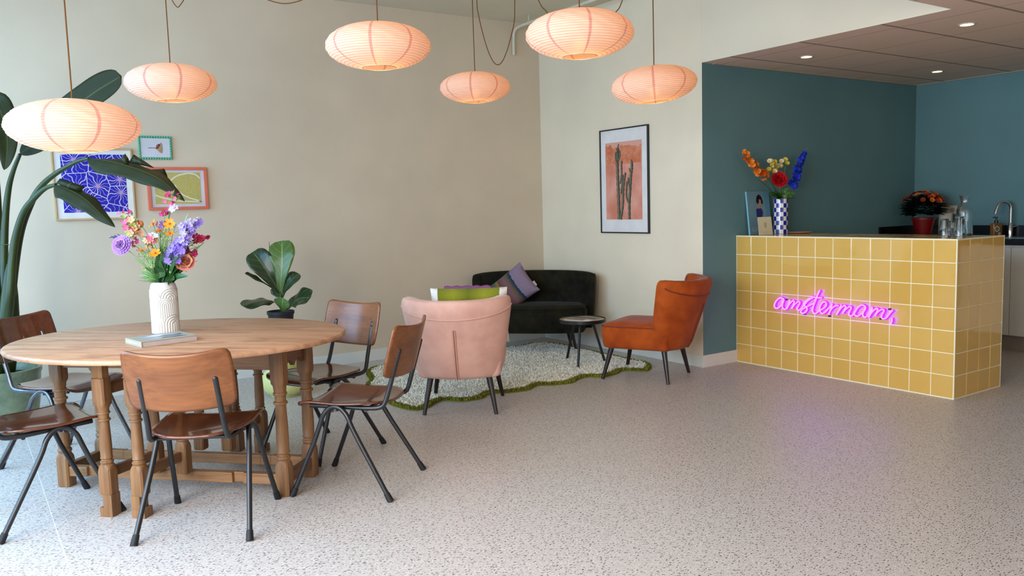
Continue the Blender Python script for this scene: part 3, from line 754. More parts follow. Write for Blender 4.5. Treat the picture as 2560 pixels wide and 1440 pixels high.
# ================================================================== school chairs
vene = wood('brown_beech_veneer', (138, 84, 44), (106, 60, 29), .3, axis=0, fine=40, coat=.05)
venes = wood('dark_beech_veneer', (104, 52, 28), (78, 36, 20), .16, axis=1, fine=40, coat=.5)
tubem = plain('grey_black_enamel', (27, 28, 31), .28, .5, var=.25, scale=40)
chromec = plain('worn_chrome_tube', (104, 106, 110), .32, .5, metal=.9, var=.2, scale=30)
rubber = plain('black_rubber', (20, 20, 24), .6, .4)
def school_chair(label, loc, rz, vb, vsm, tube):
    c = thing('school_chair', label, 'chair', loc, rz, 'school chairs around the oval table')
    def rcorner(X, Z, w, h, r):
        ax_, az_ = abs(X)-(w-r), abs(Z)-(h-r)
        if ax_ > 0 and az_ > 0:
            L = math.hypot(ax_, az_); k = max(ax_, az_)/L; X = math.copysign(w-r+ax_*k, X); Z = math.copysign(h-r+az_*k, Z)
        return X, Z
    # seat: saddle shaped ply
    def seat(u, v):
        X, Y = rcorner((2*u-1)*.204, (2*v-1)*.21, .204, .21, .125 if v < .5 else .028)
        vv = (Y+.21)/.42; uu = X/.204
        X *= .90+.10*min(1, vv/.5) if vv < .5 else 1
        y = Y+.012-.018*(1-uu*uu)*(1-vv)**2
        z = .452-.018*(1-uu*uu)*(1-.6*vv)-.010*sin(pi*min(1, vv*1.15))-.034*max(0, (vv-.78)/.22)**2*(1-.75*abs(uu)**4)
        return (X, y, z)
    m = MB(); m.grid(seat, 24, 24)
    m.build('seat', vsm, c, solid=.011, angle=60)
    def backr(u, v):
        X, Zc = rcorner((2*u-1)*.218, (2*v-1)*.118, .218, .118, .030)
        vv = (Zc+.118)/.236; uu = X/.218; X *= .955+.045*sin(pi*min(1, max(0, vv*.8+.1)))
        y = -.222-.068*vv-.050*(1-uu*uu)
        z = .572+.236*vv+(.022*uu*uu-.012)*vv-.014*(1-uu*uu)*(1-vv)
        return (X, y, z)
    m = MB(); m.grid(backr, 30, 20); bo = m.build('backrest', vb, c, solid=.009, angle=60)
    for s in (-1, 1):
        m = MB()
        F = Vector((s*.230, .240, .020)); Rr = Vector((s*.232, -.236, .020)); ax = s*.188
        P = [F, Vector((s*.206, .135, .26)), Vector((s*.199, .108, .335)), Vector((s*.194, .090, .385)), Vector((ax, .062, .418)), Vector((ax, .032, .428)), Vector((ax, .0, .418)), Vector((s*.194, -.032, .385)), Vector((s*.199, -.055, .335)), Vector((s*.206, -.096, .26)), Rr]
        Q = [P[0]]+smooth_pts(P[1:-1], 4)+[P[-1]]
        m.tube(Q, .0115, 12); lg = m.build('leg_arch', tube, c, angle=60)
        for E, nx in ((F, P[1]), (Rr, P[-2])):
            d = (nx-E).normalized(); m = MB(); g = E-d*.0; b = Vector((E.x-d.x/d.z*.02, E.y-d.y/d.z*.02, .001))
            m.tube([b, E, E+d*.022], [.0155, .015, .0135], 12); m.build('rubber_foot', rubber, lg)
        m = MB()
        P = [Vector((s*.155, .17, .424)), Vector((s*.160, -.10, .418)), Vector((s*.160, -.165, .420)), Vector((s*.158, -.198, .432)), Vector((s*.155, -.214, .462)), Vector((s*.152, -.226, .50)), Vector((s*.148, -.285, .69))]
        Q = [P[0]]+smooth_pts(P[1:-1], 4)+[P[-1]]
        m.tube(Q, .0115, 12, flat=1); 
        m.sphere(P[-1], .0118, 10, 6); m.build('back_upright', tube, c, angle=60)
        m = MB(); m.tube([(s*.158, .03, .405), (s*.190, .03, .414)], .007, 8); m.box((s*.176, .075, .395), (.03, .012, .012)); m.build('coupling_bracket', tube, c)
        for zz_ in (.60, .675):
            m = MB(); yv = -.222-.068*((zz_-.553)/.245)-.045*(1-(.15/.21)**2); m.tube([(s*.150, yv+.001, zz_), (s*.150, yv+.0095, zz_)], .0055, 10); m.build('screw', rubber, bo)
    m = MB(); m.tube([(-.172, .055, .404), (.172, .055, .404)], .009, 10); m.tube([(-.160, -.11, .407), (.160, -.11, .407)], .009, 10); m.build('cross_tube', tube, c)
    return c
chA = school_chair('school chair with orange-brown back turned to the camera before the table', (.832, 3.660, 0), rz_of(.5225, .8526), vene, venes, tubem)
def rzv(x, y): return rz_of(x, y)
chB = dup(chA, (1.565, 3.72, 0), rzv(-.6865, .7271), 'school chair seen from the side, drawn up between table and pink armchair')
chC = dup(chA, (1.637, 4.405, 0), rzv(-.93, -.36), 'school chair with glossy front of its back facing camera at table end')
chE = school_chair('school chair with bare chromed frame behind the table beside the green plant pot', (.44, 5.13, 0), rzv(.645, -.765), venes, venes, chromec)
chD = dup(chA, (.248, 4.225, 0), rzv(.975, .2), 'school chair cut by the left picture edge with only its seat and legs showing')

# ================================================================== book and vase on the table
bz = ZT+.0005
A_, B_, C_ = on(354, 870, 2, ZT), on(481, 853, 2, ZT), on(293, 853, 2, ZT)
ux = (B_-A_); uy = (C_-A_); uy = (uy-ux*(uy.dot(ux)/ux.dot(ux)))
Lx, Ly = .262, .205
Bc = A_+ux.normalized()*Lx/2+uy.normalized()*Ly/2
bk = thing('table_book', 'closed pale grey hardcover book lying flat on the oval table', 'book', (Bc.x, Bc.y, bz), atan2(ux.y, ux.x))
cov = plain('book_cloth_grey', (158, 156, 138), .5, var=.03); dk = plain('book_shadow_edge', (60, 40, 40), .5)
m = MB(); m.bx(-Lx/2, Lx/2, -Ly/2, Ly/2, 0, .0025); m.bx(-Lx/2, Lx/2, -Ly/2, Ly/2, .0245, .027); m.bx(-Lx/2, -Lx/2+.0025, -Ly/2, Ly/2, .0025, .0245)
m.build('cover', cov, bk, smooth=False, bevel=.0006)
m = MB(); m.bx(-Lx/2+.0025, Lx/2-.004, -Ly/2+.004, Ly/2-.004, .0025, .0245); m.build('pages', plain('book_paper', (176, 164, 162), .8), bk, smooth=False)
m = MB(); t0 = .0272
m.bx(-.085, .105, -.07, .085, t0, t0+.0003, 0)
m.prism([(-.03, -.065), (.0, -.03), (.03, -.045), (.07, -.035), (.10, -.062), (.05, -.068)], t0+.0004, t0+.0006, 1)
m.prism([(-.025, -.01), (.02, .02), (.055, .0), (.10, .03), (.10, .0), (.04, -.02), (0, -.01)], t0+.0004, t0+.0006, 1)
m.prism([(-.07, .03), (-.02, .06), (.03, .045), (.0, .02)], t0+.0004, t0+.0006, 2)
m.build('cover_photo', [plain('photo_pale_blue', (150, 158, 166), .4), plain('photo_dark_teal', (58, 72, 80), .4), plain('photo_white', (225, 225, 225), .4)], bk, smooth=False)
m = MB(); xs = -Lx/2-.0003; wl = plain('print_white', (240, 242, 238), .5)
for y0_, y1_, h in ((.070, .090, .004), (.016, .060, .0085), (-.052, .008, .0045), (-.078, -.072, .007)):
    # unreadable lines of spine print: rows of short strokes
    k = max(2, int((y1_-y0_)/.005))
    for i in range(k):
        a = y0_+(y1_-y0_)*i/k; m.bx(xs-.0002, xs+.0002, a, a+(y1_-y0_)/k*.8, .0135-h/2, .0135+h/2*(1 if i % 2 else .7))
m.build('spine_print', wl, bk, smooth=False)

va = on(419, 834, 2, ZT); VX, VY = va.x, va.y+.03
t = thing('vase', 'white ribbed ceramic vase with raised arch relief on the oval table', 'vase', (VX, VY, bz), radians(20))
Rv, Hv = .063, .262
def arch_h(s, z):
    # raised concentric arches in staggered rows; s = arc length, z = height
    best = 0
    for row, (zt, w, s0) in enumerate(((.232, .098, .0), (.185, .075, .045), (.10, .098, .01))):
        sw = w
        k = math.floor((s-s0)/sw+.5); cs = s0+k*sw; dx = s-cs; rad = sw/2
        zc = zt-rad
        d = math.hypot(dx, z-zc) if z > zc else abs(dx)
        if d < rad: best = .5+.5*cos(2*pi*(d/rad*4.0)); ins = row
    return best
m = MB(); NU, NV = 260, 130
def vz(u, v):
    z = Hv*v; r = Rv
    if z > Hv-.035: k = (z-(Hv-.035))/.035; r = Rv*(1-.30*(1-sqrt(max(0, 1-k*k))))
    if z < .012: r = Rv*(.93+.07*sqrt(max(0, 1-(1-z/.012)**2)))
    h = arch_h((u % 1.0)*2*pi*Rv, z) if .004 < z < .236 else 0
    r += .0045*h
    return (r*cos(2*pi*u), r*sin(2*pi*u), z)
m.grid(vz, NU, NV)
rt_ = Rv*.70
m.lathe([(rt_, Hv), (rt_-.004, Hv+.001), (rt_-.007, Hv-.004), (rt_-.007, Hv-.12), (.001, Hv-.12)], n=40, caps=False); m.lathe([(.001, .0), (Rv*.93, 0)], n=40, caps=False)
m.build('body', plain('white_bisque', (204, 203, 199), .65, .3, var=.02, bump=.05), t, angle=80)

# ================================================================== cocktail chairs, loveseat
def velvet(name, rgb, rgb2, sheen=.5, scale=4):
    t = NT(name); t.set(.85, .15, sheen=sheen); t.p.inputs['Sheen Roughness'].default_value = .4
    n = t.noise(t.coord(), scale, 3, .6); n2 = t.noise(t.coord(), scale*3.5, 2)
    t.base(t.ramp(t.math('ADD', t.math('MULTIPLY', n, .7), t.math('MULTIPLY', n2, .3)), [(.35, C3(*rgb2)), (.65, C3(*rgb))])); t.bump(t.noise(t.coord(), 500, 1), .06, .001)
    return t.m
def shell(m, W0, W1, y0, lean, wing0, wing1, th0, th1, z0, z1, nv=14, nu=22, rise=0.0, edge=.5):
    rows = []
    for j in range(nv+1):
        v = j/nv; vz_ = v
        kt = max(0, (v-.86)/.14); kb = max(0, (.06-v)/.06)
        thk = (th0+(th1-th0)*v)*sqrt(max(0.01, 1-kt**2))*(1-.15*kb); z = z0+(z1-z0)*(v if v < .86 else .86+.14*sin(kt*pi/2))
        hw = W0+(W1-W0)*v**.85; wing = wing0+(wing1-wing0)*v; yc = y0-lean*v
        def mid(u):   # centre line of the shell seen from above
            return Vector((hw*sin(u*pi/2*.86)/sin(pi/2*.86), yc+wing*(1-cos(u*pi/2*.95)), z+rise*abs(u)**2.5*v))
        ring = []
        for i in range(nu+1):
            u = -1+2*i/nu; p = mid(u); a = mid(min(1, u+.02)); b = mid(max(-1, u-.02)); t_ = (a-b).normalized(); nn = Vector((t_.y, -t_.x, 0)); ring.append(p+nn*thk*.5)
        p = mid(1); ring.append(p+(mid(1)-mid(.96)).normalized()*thk*edge)
        for i in range(nu+1):
            u = 1-2*i/nu; p = mid(u); a = mid(min(1, u+.02)); b = mid(max(-1, u-.02)); t_ = (a-b).normalized(); nn = Vector((t_.y, -t_.x, 0)); ring.append(p-nn*thk*.5)
        p = mid(-1); ring.append(p+(mid(-1)-mid(-.96)).normalized()*thk*edge)
        rows.append(ring)
    m.rings(rows, True, True); return rows
legd = plain('dark_stained_leg', (34, 22, 24), .3, .5, var=.15)
def cocktail_chair(label, loc, rz, vel, pipe_m):
    c = thing('cocktail_chair', label, 'armchair', loc, rz)
    # seat block
    m = MB(); rows = []
    def so_(e, z):
        pts = []; x1 = .275-e; ya, yb = -.27+e*.3, .262-e
        N_ = 9; r = .055
        for (cx, cy_, a0) in ((x1-r, yb-r, 0), (-x1+r, yb-r, 90), (-x1+.03, ya+.03, 180), (x1-.03, ya+.03, 270)):
            rr = r if cy_ > 0 else .03
            for k in range(N_): a = radians(a0+90*k/(N_-1)); pts.append((cx+rr*cos(a), cy_+rr*sin(a)+ (0.012*(1-(cx+rr*cos(a))**2/.07) if cy_ > 0 else 0), z))
        return pts
    rows = [so_(.03, .245), so_(.012, .252), so_(.004, .27), so_(-.004, .34), so_(0, .40), so_(.004, .418), so_(.016, .430), so_(.06, .442), so_(.14, .450)]
    m.rings(rows); m.build('seat', vel, c, angle=70)
    m = MB(); pr = [Vector(p) for p in so_(-.001, .416)]; pr = [p for p in pr if p.y > -.2]
    # order: right-front corner .. left-front, plus sides
    pr = [Vector((.275, -.2, .416))]+pr+[Vector((-.275, -.2, .416))]
    m.tube(pr, .0048, 8); m.build('seat_piping', pipe_m, c)
    m = MB(); R_ = shell(m, .207, .305, -.275, .185, .10, .20, .13, .125, .247, .768, nv=28, rise=.012); m.build('backrest', vel, c, angle=70)
    # piping along the rear top lip and down both front edges
    nu = 22
    def rowpt(i, jf):
        j0 = int(jf); f = jf-j0; return Vector(R_[j0][i]).lerp(Vector(R_[min(j0+1, 28)][i]), f)
    m = MB(); m.tube([rowpt(i, 21.5+3.2*abs(2*i/nu-1)**2) for i in range(nu+1)], .0055, 8)
    m.build('top_piping', pipe_m, c)
    for s in (0, 1):
        m = MB(); idx = nu+2 if s == 0 else 2*nu+2
        m.tube([R_[jj][idx] for jj in range(4, 28, 2)], .0048, 8); m.build('side_piping', pipe_m, c)
    # centre slit on the back: two pipings, the shade in the recess between painted as a dark tube
    m = MB(); ci = nu//2
    for s in (-1, 1):
        m.tube([Vector(R_[jj][ci])+Vector((s*(.0065), -.003, 0)) for jj in range(0, 19, 2)], .0055, 8)
    m.build('centre_piping', pipe_m, c)
    m = MB(); m.tube([Vector(R_[jj][ci])+Vector((0, -.0005, 0)) for jj in range(0, 19, 2)], [.0035]*9+[.002], 8); m.build('pleat', plain('fold_shade_'+vel.name, (84, 50, 42), .9, .1), c)
    for s in (-1, 1):
        for (tx, ty, bx_, by_) in ((.19, -.215, .236, -.262), (.20, .20, .242, .262)):
            m = MB(); m.tube([(s*tx, ty, .250), (s*bx_, by_, .001)], [.0215, .0125], 14); m.build('leg', legd, c)
    return c
pink = velvet('pink_velvet', (226, 180, 164), (206, 158, 143), .25); rust = velvet('rust_velvet', (182, 84, 28), (144, 58, 16), .12)
chP = cocktail_chair('dusty pink velvet cocktail chair with its back to the camera', (2.79, 4.775, 0), rz_of(.605, .796), pink, plain('pink_piping', (208, 156, 140), .6))
chO = cocktail_chair('rust orange velvet cocktail chair facing left beside the teal corner', (4.373, 4.672, 0), rz_of(-.43, .90), rust, plain('rust_piping', (120, 42, 12), .6))

green = velvet('black_green_velvet', (38, 35, 20), (14, 12, 7), .04, 5)
SO = Vector((4.49, 6.29, 0)); sf = thing('loveseat', 'dark green-black velvet loveseat placed across the room corner', 'sofa', tuple(SO), rz_of(-.7071, -.7071))
m = MB(); R_ = shell(m, .50, .545, .03, .05, .12, .17, .13, .10, .22, .74, nv=20, nu=30, rise=-.022); m.build('backrest', green, sf, angle=70)
m = MB(); m.tube([R_[jj][30+2] for jj in range(3, 21)], .005, 8); m.build('back_piping', green, sf)
def sso(e, z):
    pts = []; 
    for k in range(40):
        u = -1+2*k/39; pts.append(((.50-e)*sin(u*pi/2*.98), .33+(.15-e)*abs(cos(u*pi/2))**.55-.02, z))
    pts += [(-(-.50+e), .12, z), (.38, .04, z), (-.38, .04, z), (-(.50-e), .12, z)]
    return pts
m = MB(); m.rings([sso(.05, .20), sso(.02, .205), sso(.02, .245), sso(.005, .25), sso(0, .30), sso(-.004, .38), sso(.002, .405), sso(.01, .412), sso(.004, .425), sso(.02, .443), sso(.08, .452)]); m.build('seat', green, sf, angle=60)
m = MB(); m.tube([Vector(p) for p in sso(-.002, .409)[:40]], .005, 8); m.build('seat_piping', green, sf)
for (x, y) in ((-.38, .20), (.38, .20), (-.32, .05), (.32, .05)):
    m = MB(); m.tube([(x*.92, y*.9+.02, .225), (x*1.05, y*1.02, .001)], [.018, .011], 12); m.build('leg', legd, sf)

# cushions -------------------------------------------------------
def cushion(m, c, ax, ay, az, w, h, t, fn=None, n=20, pinch=.06):
    for s in (1, -1):
        o = len(m.v)
        for j in range(n+1):
            for i in range(n+1):
                u, v = 2*i/n-1, 2*j/n-1
                k = (1-u**4)*(1-v**4); k = max(k, 0)**.55
                pu = 1-pinch*(1-v*v)*1.0; pv = 1-pinch*(1-u*u)
                p = c+ax*(u*w/2*pu)+ay*(v*h/2*pv)+az*(s*t/2*k)
                m.v.append(p); m.uv[len(m.v)-1] = (i/n, j/n)
        for j in range(n):
            for i in range(n):
                a = o+j*(n+1)+i; f = [a, a+1, a+n+2, a+n+1]; m.f.append(f if s > 0 else f[::-1]); m.mi.append(0)
def uvramp(name, stops, axis=0, interp='LINEAR', wob=.0, sheen=.1, alt=None):
    t = NT(name); t.set(.9, .15, sheen=sheen); u = t.n.new('ShaderNodeUVMap'); sx = t.n.new('ShaderNodeSeparateXYZ'); t.link(u.outputs[0], sx.inputs[0])
    n = t.noise(t.coord('Object', (1, 1, 1)), 55, 3); f = t.math('ADD', sx.outputs[axis], t.math('MULTIPLY', t.math('SUBTRACT', n, .5), wob))
    c = t.ramp(f, stops, interp); c = t.mix(t.math('MULTIPLY', t.noise(t.coord(), 160, 1), .35), c, (.02, .02, .02, 1)); t.base(c); t.bump(t.noise(t.coord(), 300, 1), .2, .001); return t.m
Ps = SO+Vector((-.7071, -.7071, 0))*.20; nf = Vector((-.7071, -.7071, 0))
E1 = on_plane(1325, 689, Ps, nf); E2 = on_plane(1238, 757, Ps, nf); ax_ = (E1-E2).normalized(); az_ = (nf+Vector((0, 0, .25))-ax_*((nf+Vector((0, 0, .25))).dot(ax_))).normalized(); ay_ = az_.cross(ax_)
wI = .52; cI = E1-ax_*(wI/2)
cu = thing('throw_cushion', 'mauve cushion with woven dark stripes leaning on the dark loveseat', 'cushion', tuple(cI-Vector((0, 0, .18))))
m = MB(); cushion(m, cI, ax_, ay_, az_, wI, .325, .12)
m.build('cover', uvramp('mauve_striped_weave', [(0, C3(96, 70, 84)), (.20, C3(70, 62, 76)), (.30, C3(104, 72, 84)), (.38, C3(74, 92, 92)), (.44, C3(150, 118, 62)), (.47, C3(104, 66, 60)), (.58, C3(132, 92, 98)), (.66, C3(104, 92, 62)), (.70, C3(40, 62, 86)), (.735, C3(36, 50, 74)), (.74, C3(142, 122, 142)), (1, C3(150, 130, 150))], wob=.05), cu, world=True, weld=True, angle=80)
q = E1-ay_*.05; m = MB(); q2 = cI+ax_*.254+ay_*(.085 if ay_.dot(RT) > 0 else -.085); m.box(q2, (.05, .004, .022), R=Matrix((ay_, az_, ax_)).transposed()); m.build('fabric_label', plain('label_beige', (170, 160, 140), .8), cu, world=True, smooth=False)

fP = Vector((.605, .796, 0)).normalized(); rP = Vector((fP.y, -fP.x, 0)); cP = Vector((2.79, 4.775, 0))
cc_ = cP+fP*(-.165)+rP*.075; cc_.z = .638; azp = (fP*.97+Vector((0, 0, .25))).normalized(); ayp = rP.cross(azp)*-1; ayp = ayp if ayp.z > 0 else -ayp
cu = thing('throw_cushion', 'white cushion with lime and purple bands propped in the pink chair', 'cushion', tuple(cc_-Vector((0, 0, .2))))
m = MB(); cushion(m, cc_, rP, ayp, azp, .50, .385, .13, pinch=.03)
m.build('cover', uvramp('lime_purple_bands', [(0, C3(236, 232, 222)), (.09, C3(236, 232, 222)), (.10, C3(116, 122, 24)), (.3, C3(150, 150, 38)), (.5, C3(110, 116, 22)), (.7, C3(150, 150, 38)), (.90, C3(126, 130, 28)), (.91, C3(236, 232, 222)), (1, C3(236, 232, 222))], interp='LINEAR', wob=.0), cu, world=True, weld=True, angle=80)
m = MB(); 
tp = cc_+ayp*.180+azp*.022
m.tube([tp+rP*(-.16+.30*i/14)+Vector((0, 0, .004*sin(i*2.1))) for i in range(15)], .017, 8); m.build('purple_band', plain('purple_linen', (120, 74, 108), .9, .1, bump=.2), cu, world=True)

# ================================================================== side table and magazine
TZ = .392; tcx, tcy = None, None
e1, e2 = onf(1393, 797, TZ), onf(1514, 796, TZ); cT = (e1+e2)/2; cT = Vector((4.285, 5.345, 0)); RTp = .197
t = thing('side_table', 'small round three-legged side table with black rim on the rug', 'side table', (cT.x, cT.y, 0))
m = MB(); m.lathe([(.001, TZ-.028), (RTp-.004, TZ-.028), (RTp, TZ-.024), (RTp, TZ), (RTp-.004, TZ+.002), (RTp-.007, TZ), (RTp-.007, TZ-.012), (.001, TZ-.012)], n=56, caps=False); m.build('rim', black_metal, t)
m = MB(); m.lathe([(.001, TZ-.0118), (RTp-.0075, TZ-.0118), (RTp-.0075, TZ-.006), (.001, TZ-.006)], n=56); m.build('tray_surface', plain('brass_tray', (206, 180, 142), .3, .6, coat=.5), t)
for (x, y) in ((1417, 897), (1445, 919.5), (1513, 904)):
    f = onf(x, y, .020); d = (f-Vector((cT.x, cT.y, 0))); d.z = 0; tp_ = Vector((cT.x, cT.y, 0))+d*.45; tp_.z = TZ-.02
    f.z = .012
    m = MB(); m.tube([tp_, f], [.0115, .0105], 12); m.build('leg', black_metal, t, world=True)
mgz = thing('magazine', 'glossy magazine lying open on the round side table', 'magazine', (cT.x, cT.y, TZ-.0055), radians(20))
m = MB(); m.bx(-.095, .10, -.13, .12, 0, .005, 0); m.bx(-.09, -.03, -.128, -.06, .0052, .0058, 1); m.bx(.04, .06, -.1, .11, .0052, .0056, 2)
m.build('pages', [plain('magazine_grey_pink', (214, 196, 184), .15, .6, coat=.4), plain('magazine_white', (240, 240, 225), .3), plain('magazine_dark', (60, 50, 46), .3)], mgz, smooth=False)

# ================================================================== rug
rugpx = [(958, 1001), (985, 1014), (1032, 1025), (1070, 1018), (1104, 1001), (1155, 1003), (1205, 995), (1226, 984), (1272, 981), (1322, 974), (1345, 963), (1380, 962), (1428, 957), (1447, 948), (1468, 942), (1509, 942), (1543, 933), (1557, 926), (1595, 927), (1619, 926), (1629, 917), (1618, 908), (1584, 902), (1545, 893), (1512, 886), (1470, 877), (1440, 871), (1410, 864), (1368, 859), (1327, 861), (1290, 869), (1230, 872), (1180, 880), (1120, 889), (1060, 898), (1010, 906), (960, 914), (925, 923), (915, 934), (925, 950), (912, 966), (925, 985)]
rp = [onf(x, y, .006) for x, y in rugpx]
rp = [Vector((min(p.x, XB-.03), min(p.y, YA-.03), 0)) for p in rp]
rpoly = smooth_pts(rp, 4, closed=True); PA = np.array([(p.x, p.y) for p in rpoly])
def inside(x, y):
    xi, yi = PA[:, 0], PA[:, 1]; xj, yj = np.roll(xi, 1), np.roll(yi, 1)
    c = np.zeros(x.shape, bool)
    for a, b, c2, d in zip(xi, yi, xj, yj):
        hit = ((b > y) != (d > y)) & (x < (c2-a)*(y-b)/(d-b+1e-12)+a); c ^= hit
    return c
def dist(x, y):
    best = np.full(x.shape, 9.0); n = len(PA)
    for i in range(n):
        a = PA[i]; b = PA[(i+1) % n]; d = b-a; L2 = (d**2).sum()+1e-12
        t_ = np.clip(((x-a[0])*d[0]+(y-a[1])*d[1])/L2, 0, 1); best = np.minimum(best, np.hypot(x-a[0]-t_*d[0], y-a[1]-t_*d[1]))
    return best
rc = PA.mean(0)
rug = thing('shaggy_rug', 'cream shaggy rug with wavy outline and olive green border', 'rug', (rc[0], rc[1], 0))
m = MB(); m.prism([(float(a), float(b)) for a, b in PA], .0005, .008); m.build('backing', plain('rug_backing', (112, 114, 44), .95, .1), rug, world=True, smooth=False)
inn_ = []; LP = len(PA); sgn_ = 1 if sum(PA[i][0]*PA[(i+1) % LP][1]-PA[(i+1) % LP][0]*PA[i][1] for i in range(LP)) > 0 else -1
for i in range(0, LP, 4):
    d = PA[(i+3) % LP]-PA[(i-3) % LP]; d = d/np.hypot(*d); q = PA[i]+np.array([-d[1], d[0]])*sgn_*.044; inn_.append((float(q[0]), float(q[1])))
m = MB(); m.prism(inn_, .008, .013); m.build('pile_base', plain('rug_base_cream', (240, 232, 212), .95, .1), rug, world=True, smooth=False)
rg = np.random.default_rng(4)
def tufts(n, dmin, dmax, h, name, mat, w, lean):
    x = rg.uniform(PA[:, 0].min(), PA[:, 0].max(), n); y = rg.uniform(PA[:, 1].min(), PA[:, 1].max(), n)
    k = inside(x, y); x, y = x[k], y[k]; d = dist(x, y); k = (d > dmin) & (d < dmax); x, y = x[k], y[k]; n = len(x)
    a = rg.uniform(0, 2*pi, n); hh = h*rg.uniform(.55, 1.1, n); ww = w*rg.uniform(.6, 1.3, n); b = rg.uniform(0, 2*pi, n); ln = lean*rg.uniform(.2, 1, n)
    V = np.zeros((n, 5, 3)); ca, sa = np.cos(a)*ww/2, np.sin(a)*ww/2
    V[:, 0] = np.stack([x-ca, y-sa, np.full(n, .006)], 1); V[:, 1] = np.stack([x+ca, y+sa, np.full(n, .006)], 1)
    mx, my = x+np.cos(b)*ln*.35, y+np.sin(b)*ln*.35
    V[:, 2] = np.stack([mx+ca*1.1, my+sa*1.1, .006+hh*.65], 1); V[:, 3] = np.stack([mx-ca*1.1, my-sa*1.1, .006+hh*.65], 1)
    V[:, 4] = np.stack([x+np.cos(b)*ln, y+np.sin(b)*ln, .006+hh], 1)
    o = (np.arange(n)*5)[:, None]
    me = bpy.data.meshes.new(name); vv = V.reshape(-1, 3)-np.array([rc[0], rc[1], 0])
    F = [f for i in range(n) for f in ((5*i, 5*i+1, 5*i+2, 5*i+3), (5*i+3, 5*i+2, 5*i+4))]
    me.from_pydata(vv.tolist(), [], F); me.materials.append(mat); me.update()
    ob = bpy.data.objects.new(name, me); COL.objects.link(ob); ob.parent = rug; return ob
def tuftmat(name, a, b):
    t = NT(name); t.set(.95, .1); g = t.n.new('ShaderNodeNewGeometry'); t.base(t.mix(g.outputs['Random Per Island'], C3(*a), C3(*b))); return t.m
tufts(75000, .045, 9, .026, 'pile', tuftmat('cream_pile', (240, 234, 216), (253, 250, 240)), .011, .022)
tufts(90000, .004, .047, .022, 'border_pile', tuftmat('olive_pile', (108, 112, 38), (142, 142, 58)), .009, .012)
# ================================================================== paper pendant lamps
def shade_mat():
    t = NT('pale_pink_rice_paper')
    u = t.n.new('ShaderNodeUVMap'); sx = t.n.new('ShaderNodeSeparateXYZ'); t.link(u.outputs[0], sx.inputs[0])
    f = t.math('FRACT', t.math('MULTIPLY', sx.outputs[0], 8)); fd = t.math('MINIMUM', f, t.math('SUBTRACT', 1, f))
    seam = t.math('LESS_THAN', fd, .035)
    g = t.math('FRACT', t.math('MULTIPLY', sx.outputs[1], 26)); gd = t.math('MINIMUM', g, t.math('SUBTRACT', 1, g)); wire = t.math('LESS_THAN', gd, .085)
    c = t.mix(t.math('MULTIPLY', wire, .6), C3(240, 214, 198), C3(176, 122, 104))
    c = t.mix(t.math('MULTIPLY', seam, .62), c, C3(190, 116, 118))
    n = t.noise(t.coord('Object', (1, 1, 1)), 30, 3); c = t.mix(t.math('MULTIPLY', n, .22), c, C3(214, 170, 158))
    d = t.n.new('ShaderNodeBsdfDiffuse'); tr = t.n.new('ShaderNodeBsdfTranslucent'); mx = t.n.new('ShaderNodeMixShader'); tp = t.n.new('ShaderNodeBsdfTransparent'); m2 = t.n.new('ShaderNodeMixShader')
    t.link(c, d.inputs[0]); t.link(c, tr.inputs[0]); mx.inputs[0].default_value = .38
    t.link(d.outputs[0], mx.inputs[1]); t.link(tr.outputs[0], mx.inputs[2]); m2.inputs[0].default_value = .006; t.link(c, tp.inputs[0])
    t.link(mx.outputs[0], m2.inputs[1]); t.link(tp.outputs[0], m2.inputs[2]); t.link(m2.outputs[0], t.out.inputs[0]); return t.m
paper = shade_mat(); bulbm = emit('warm_bulb', (255, 200, 118), 44); cordm = plain('brown_textile_cord', (106, 68, 28), .7, .2)
LR, LH = .25, .21
def lamp_mesh():
    m = MB(); NW, S = 26, 4; NV = NW*S; NU = 128
    t0, t1 = -radians(73), radians(75)
    def f(u, v):
        a = t0+(t1-t0)*v; pleat = (1-abs(cos(pi*v*NW)))*.0032
        w = .0016*sin(2*pi*u*8*2+v*40)*sin(pi*v)
        r = LR*cos(a)**.92-pleat*cos(a)**.3+w; z = LH/2*sin(a)*(1-.0*v)
        return (r*cos(2*pi*u), r*sin(2*pi*u), z)
    m.grid(f, NU, NV, uv=True); return m
lampspec = [
 (185, 316, 3.33, 172, 0, 'paper lantern hanging lowest, over the left end of the oval table', .25),
 (428, 208, 4.72, 416, 0, 'paper lantern hanging above the coral and green picture frames', .0),
 (946, 116, 3.95, 944, 0, 'paper lantern hanging alone before the bare middle of the back wall', .2),
 (1188, 219, 5.85, 1185, 0, 'smallest-looking paper lantern, hanging beside the long drooping cord loop', .1),
 (1449, 86, 3.80, 1447, 0, 'paper lantern hanging in front of the white ceiling pipe, highest of all', .3),
 (1635, 212, 4.84, 1634, 0, 'tilted paper lantern hanging above the cactus picture near the teal wall', .45)]
shade_me = None
lamps = []
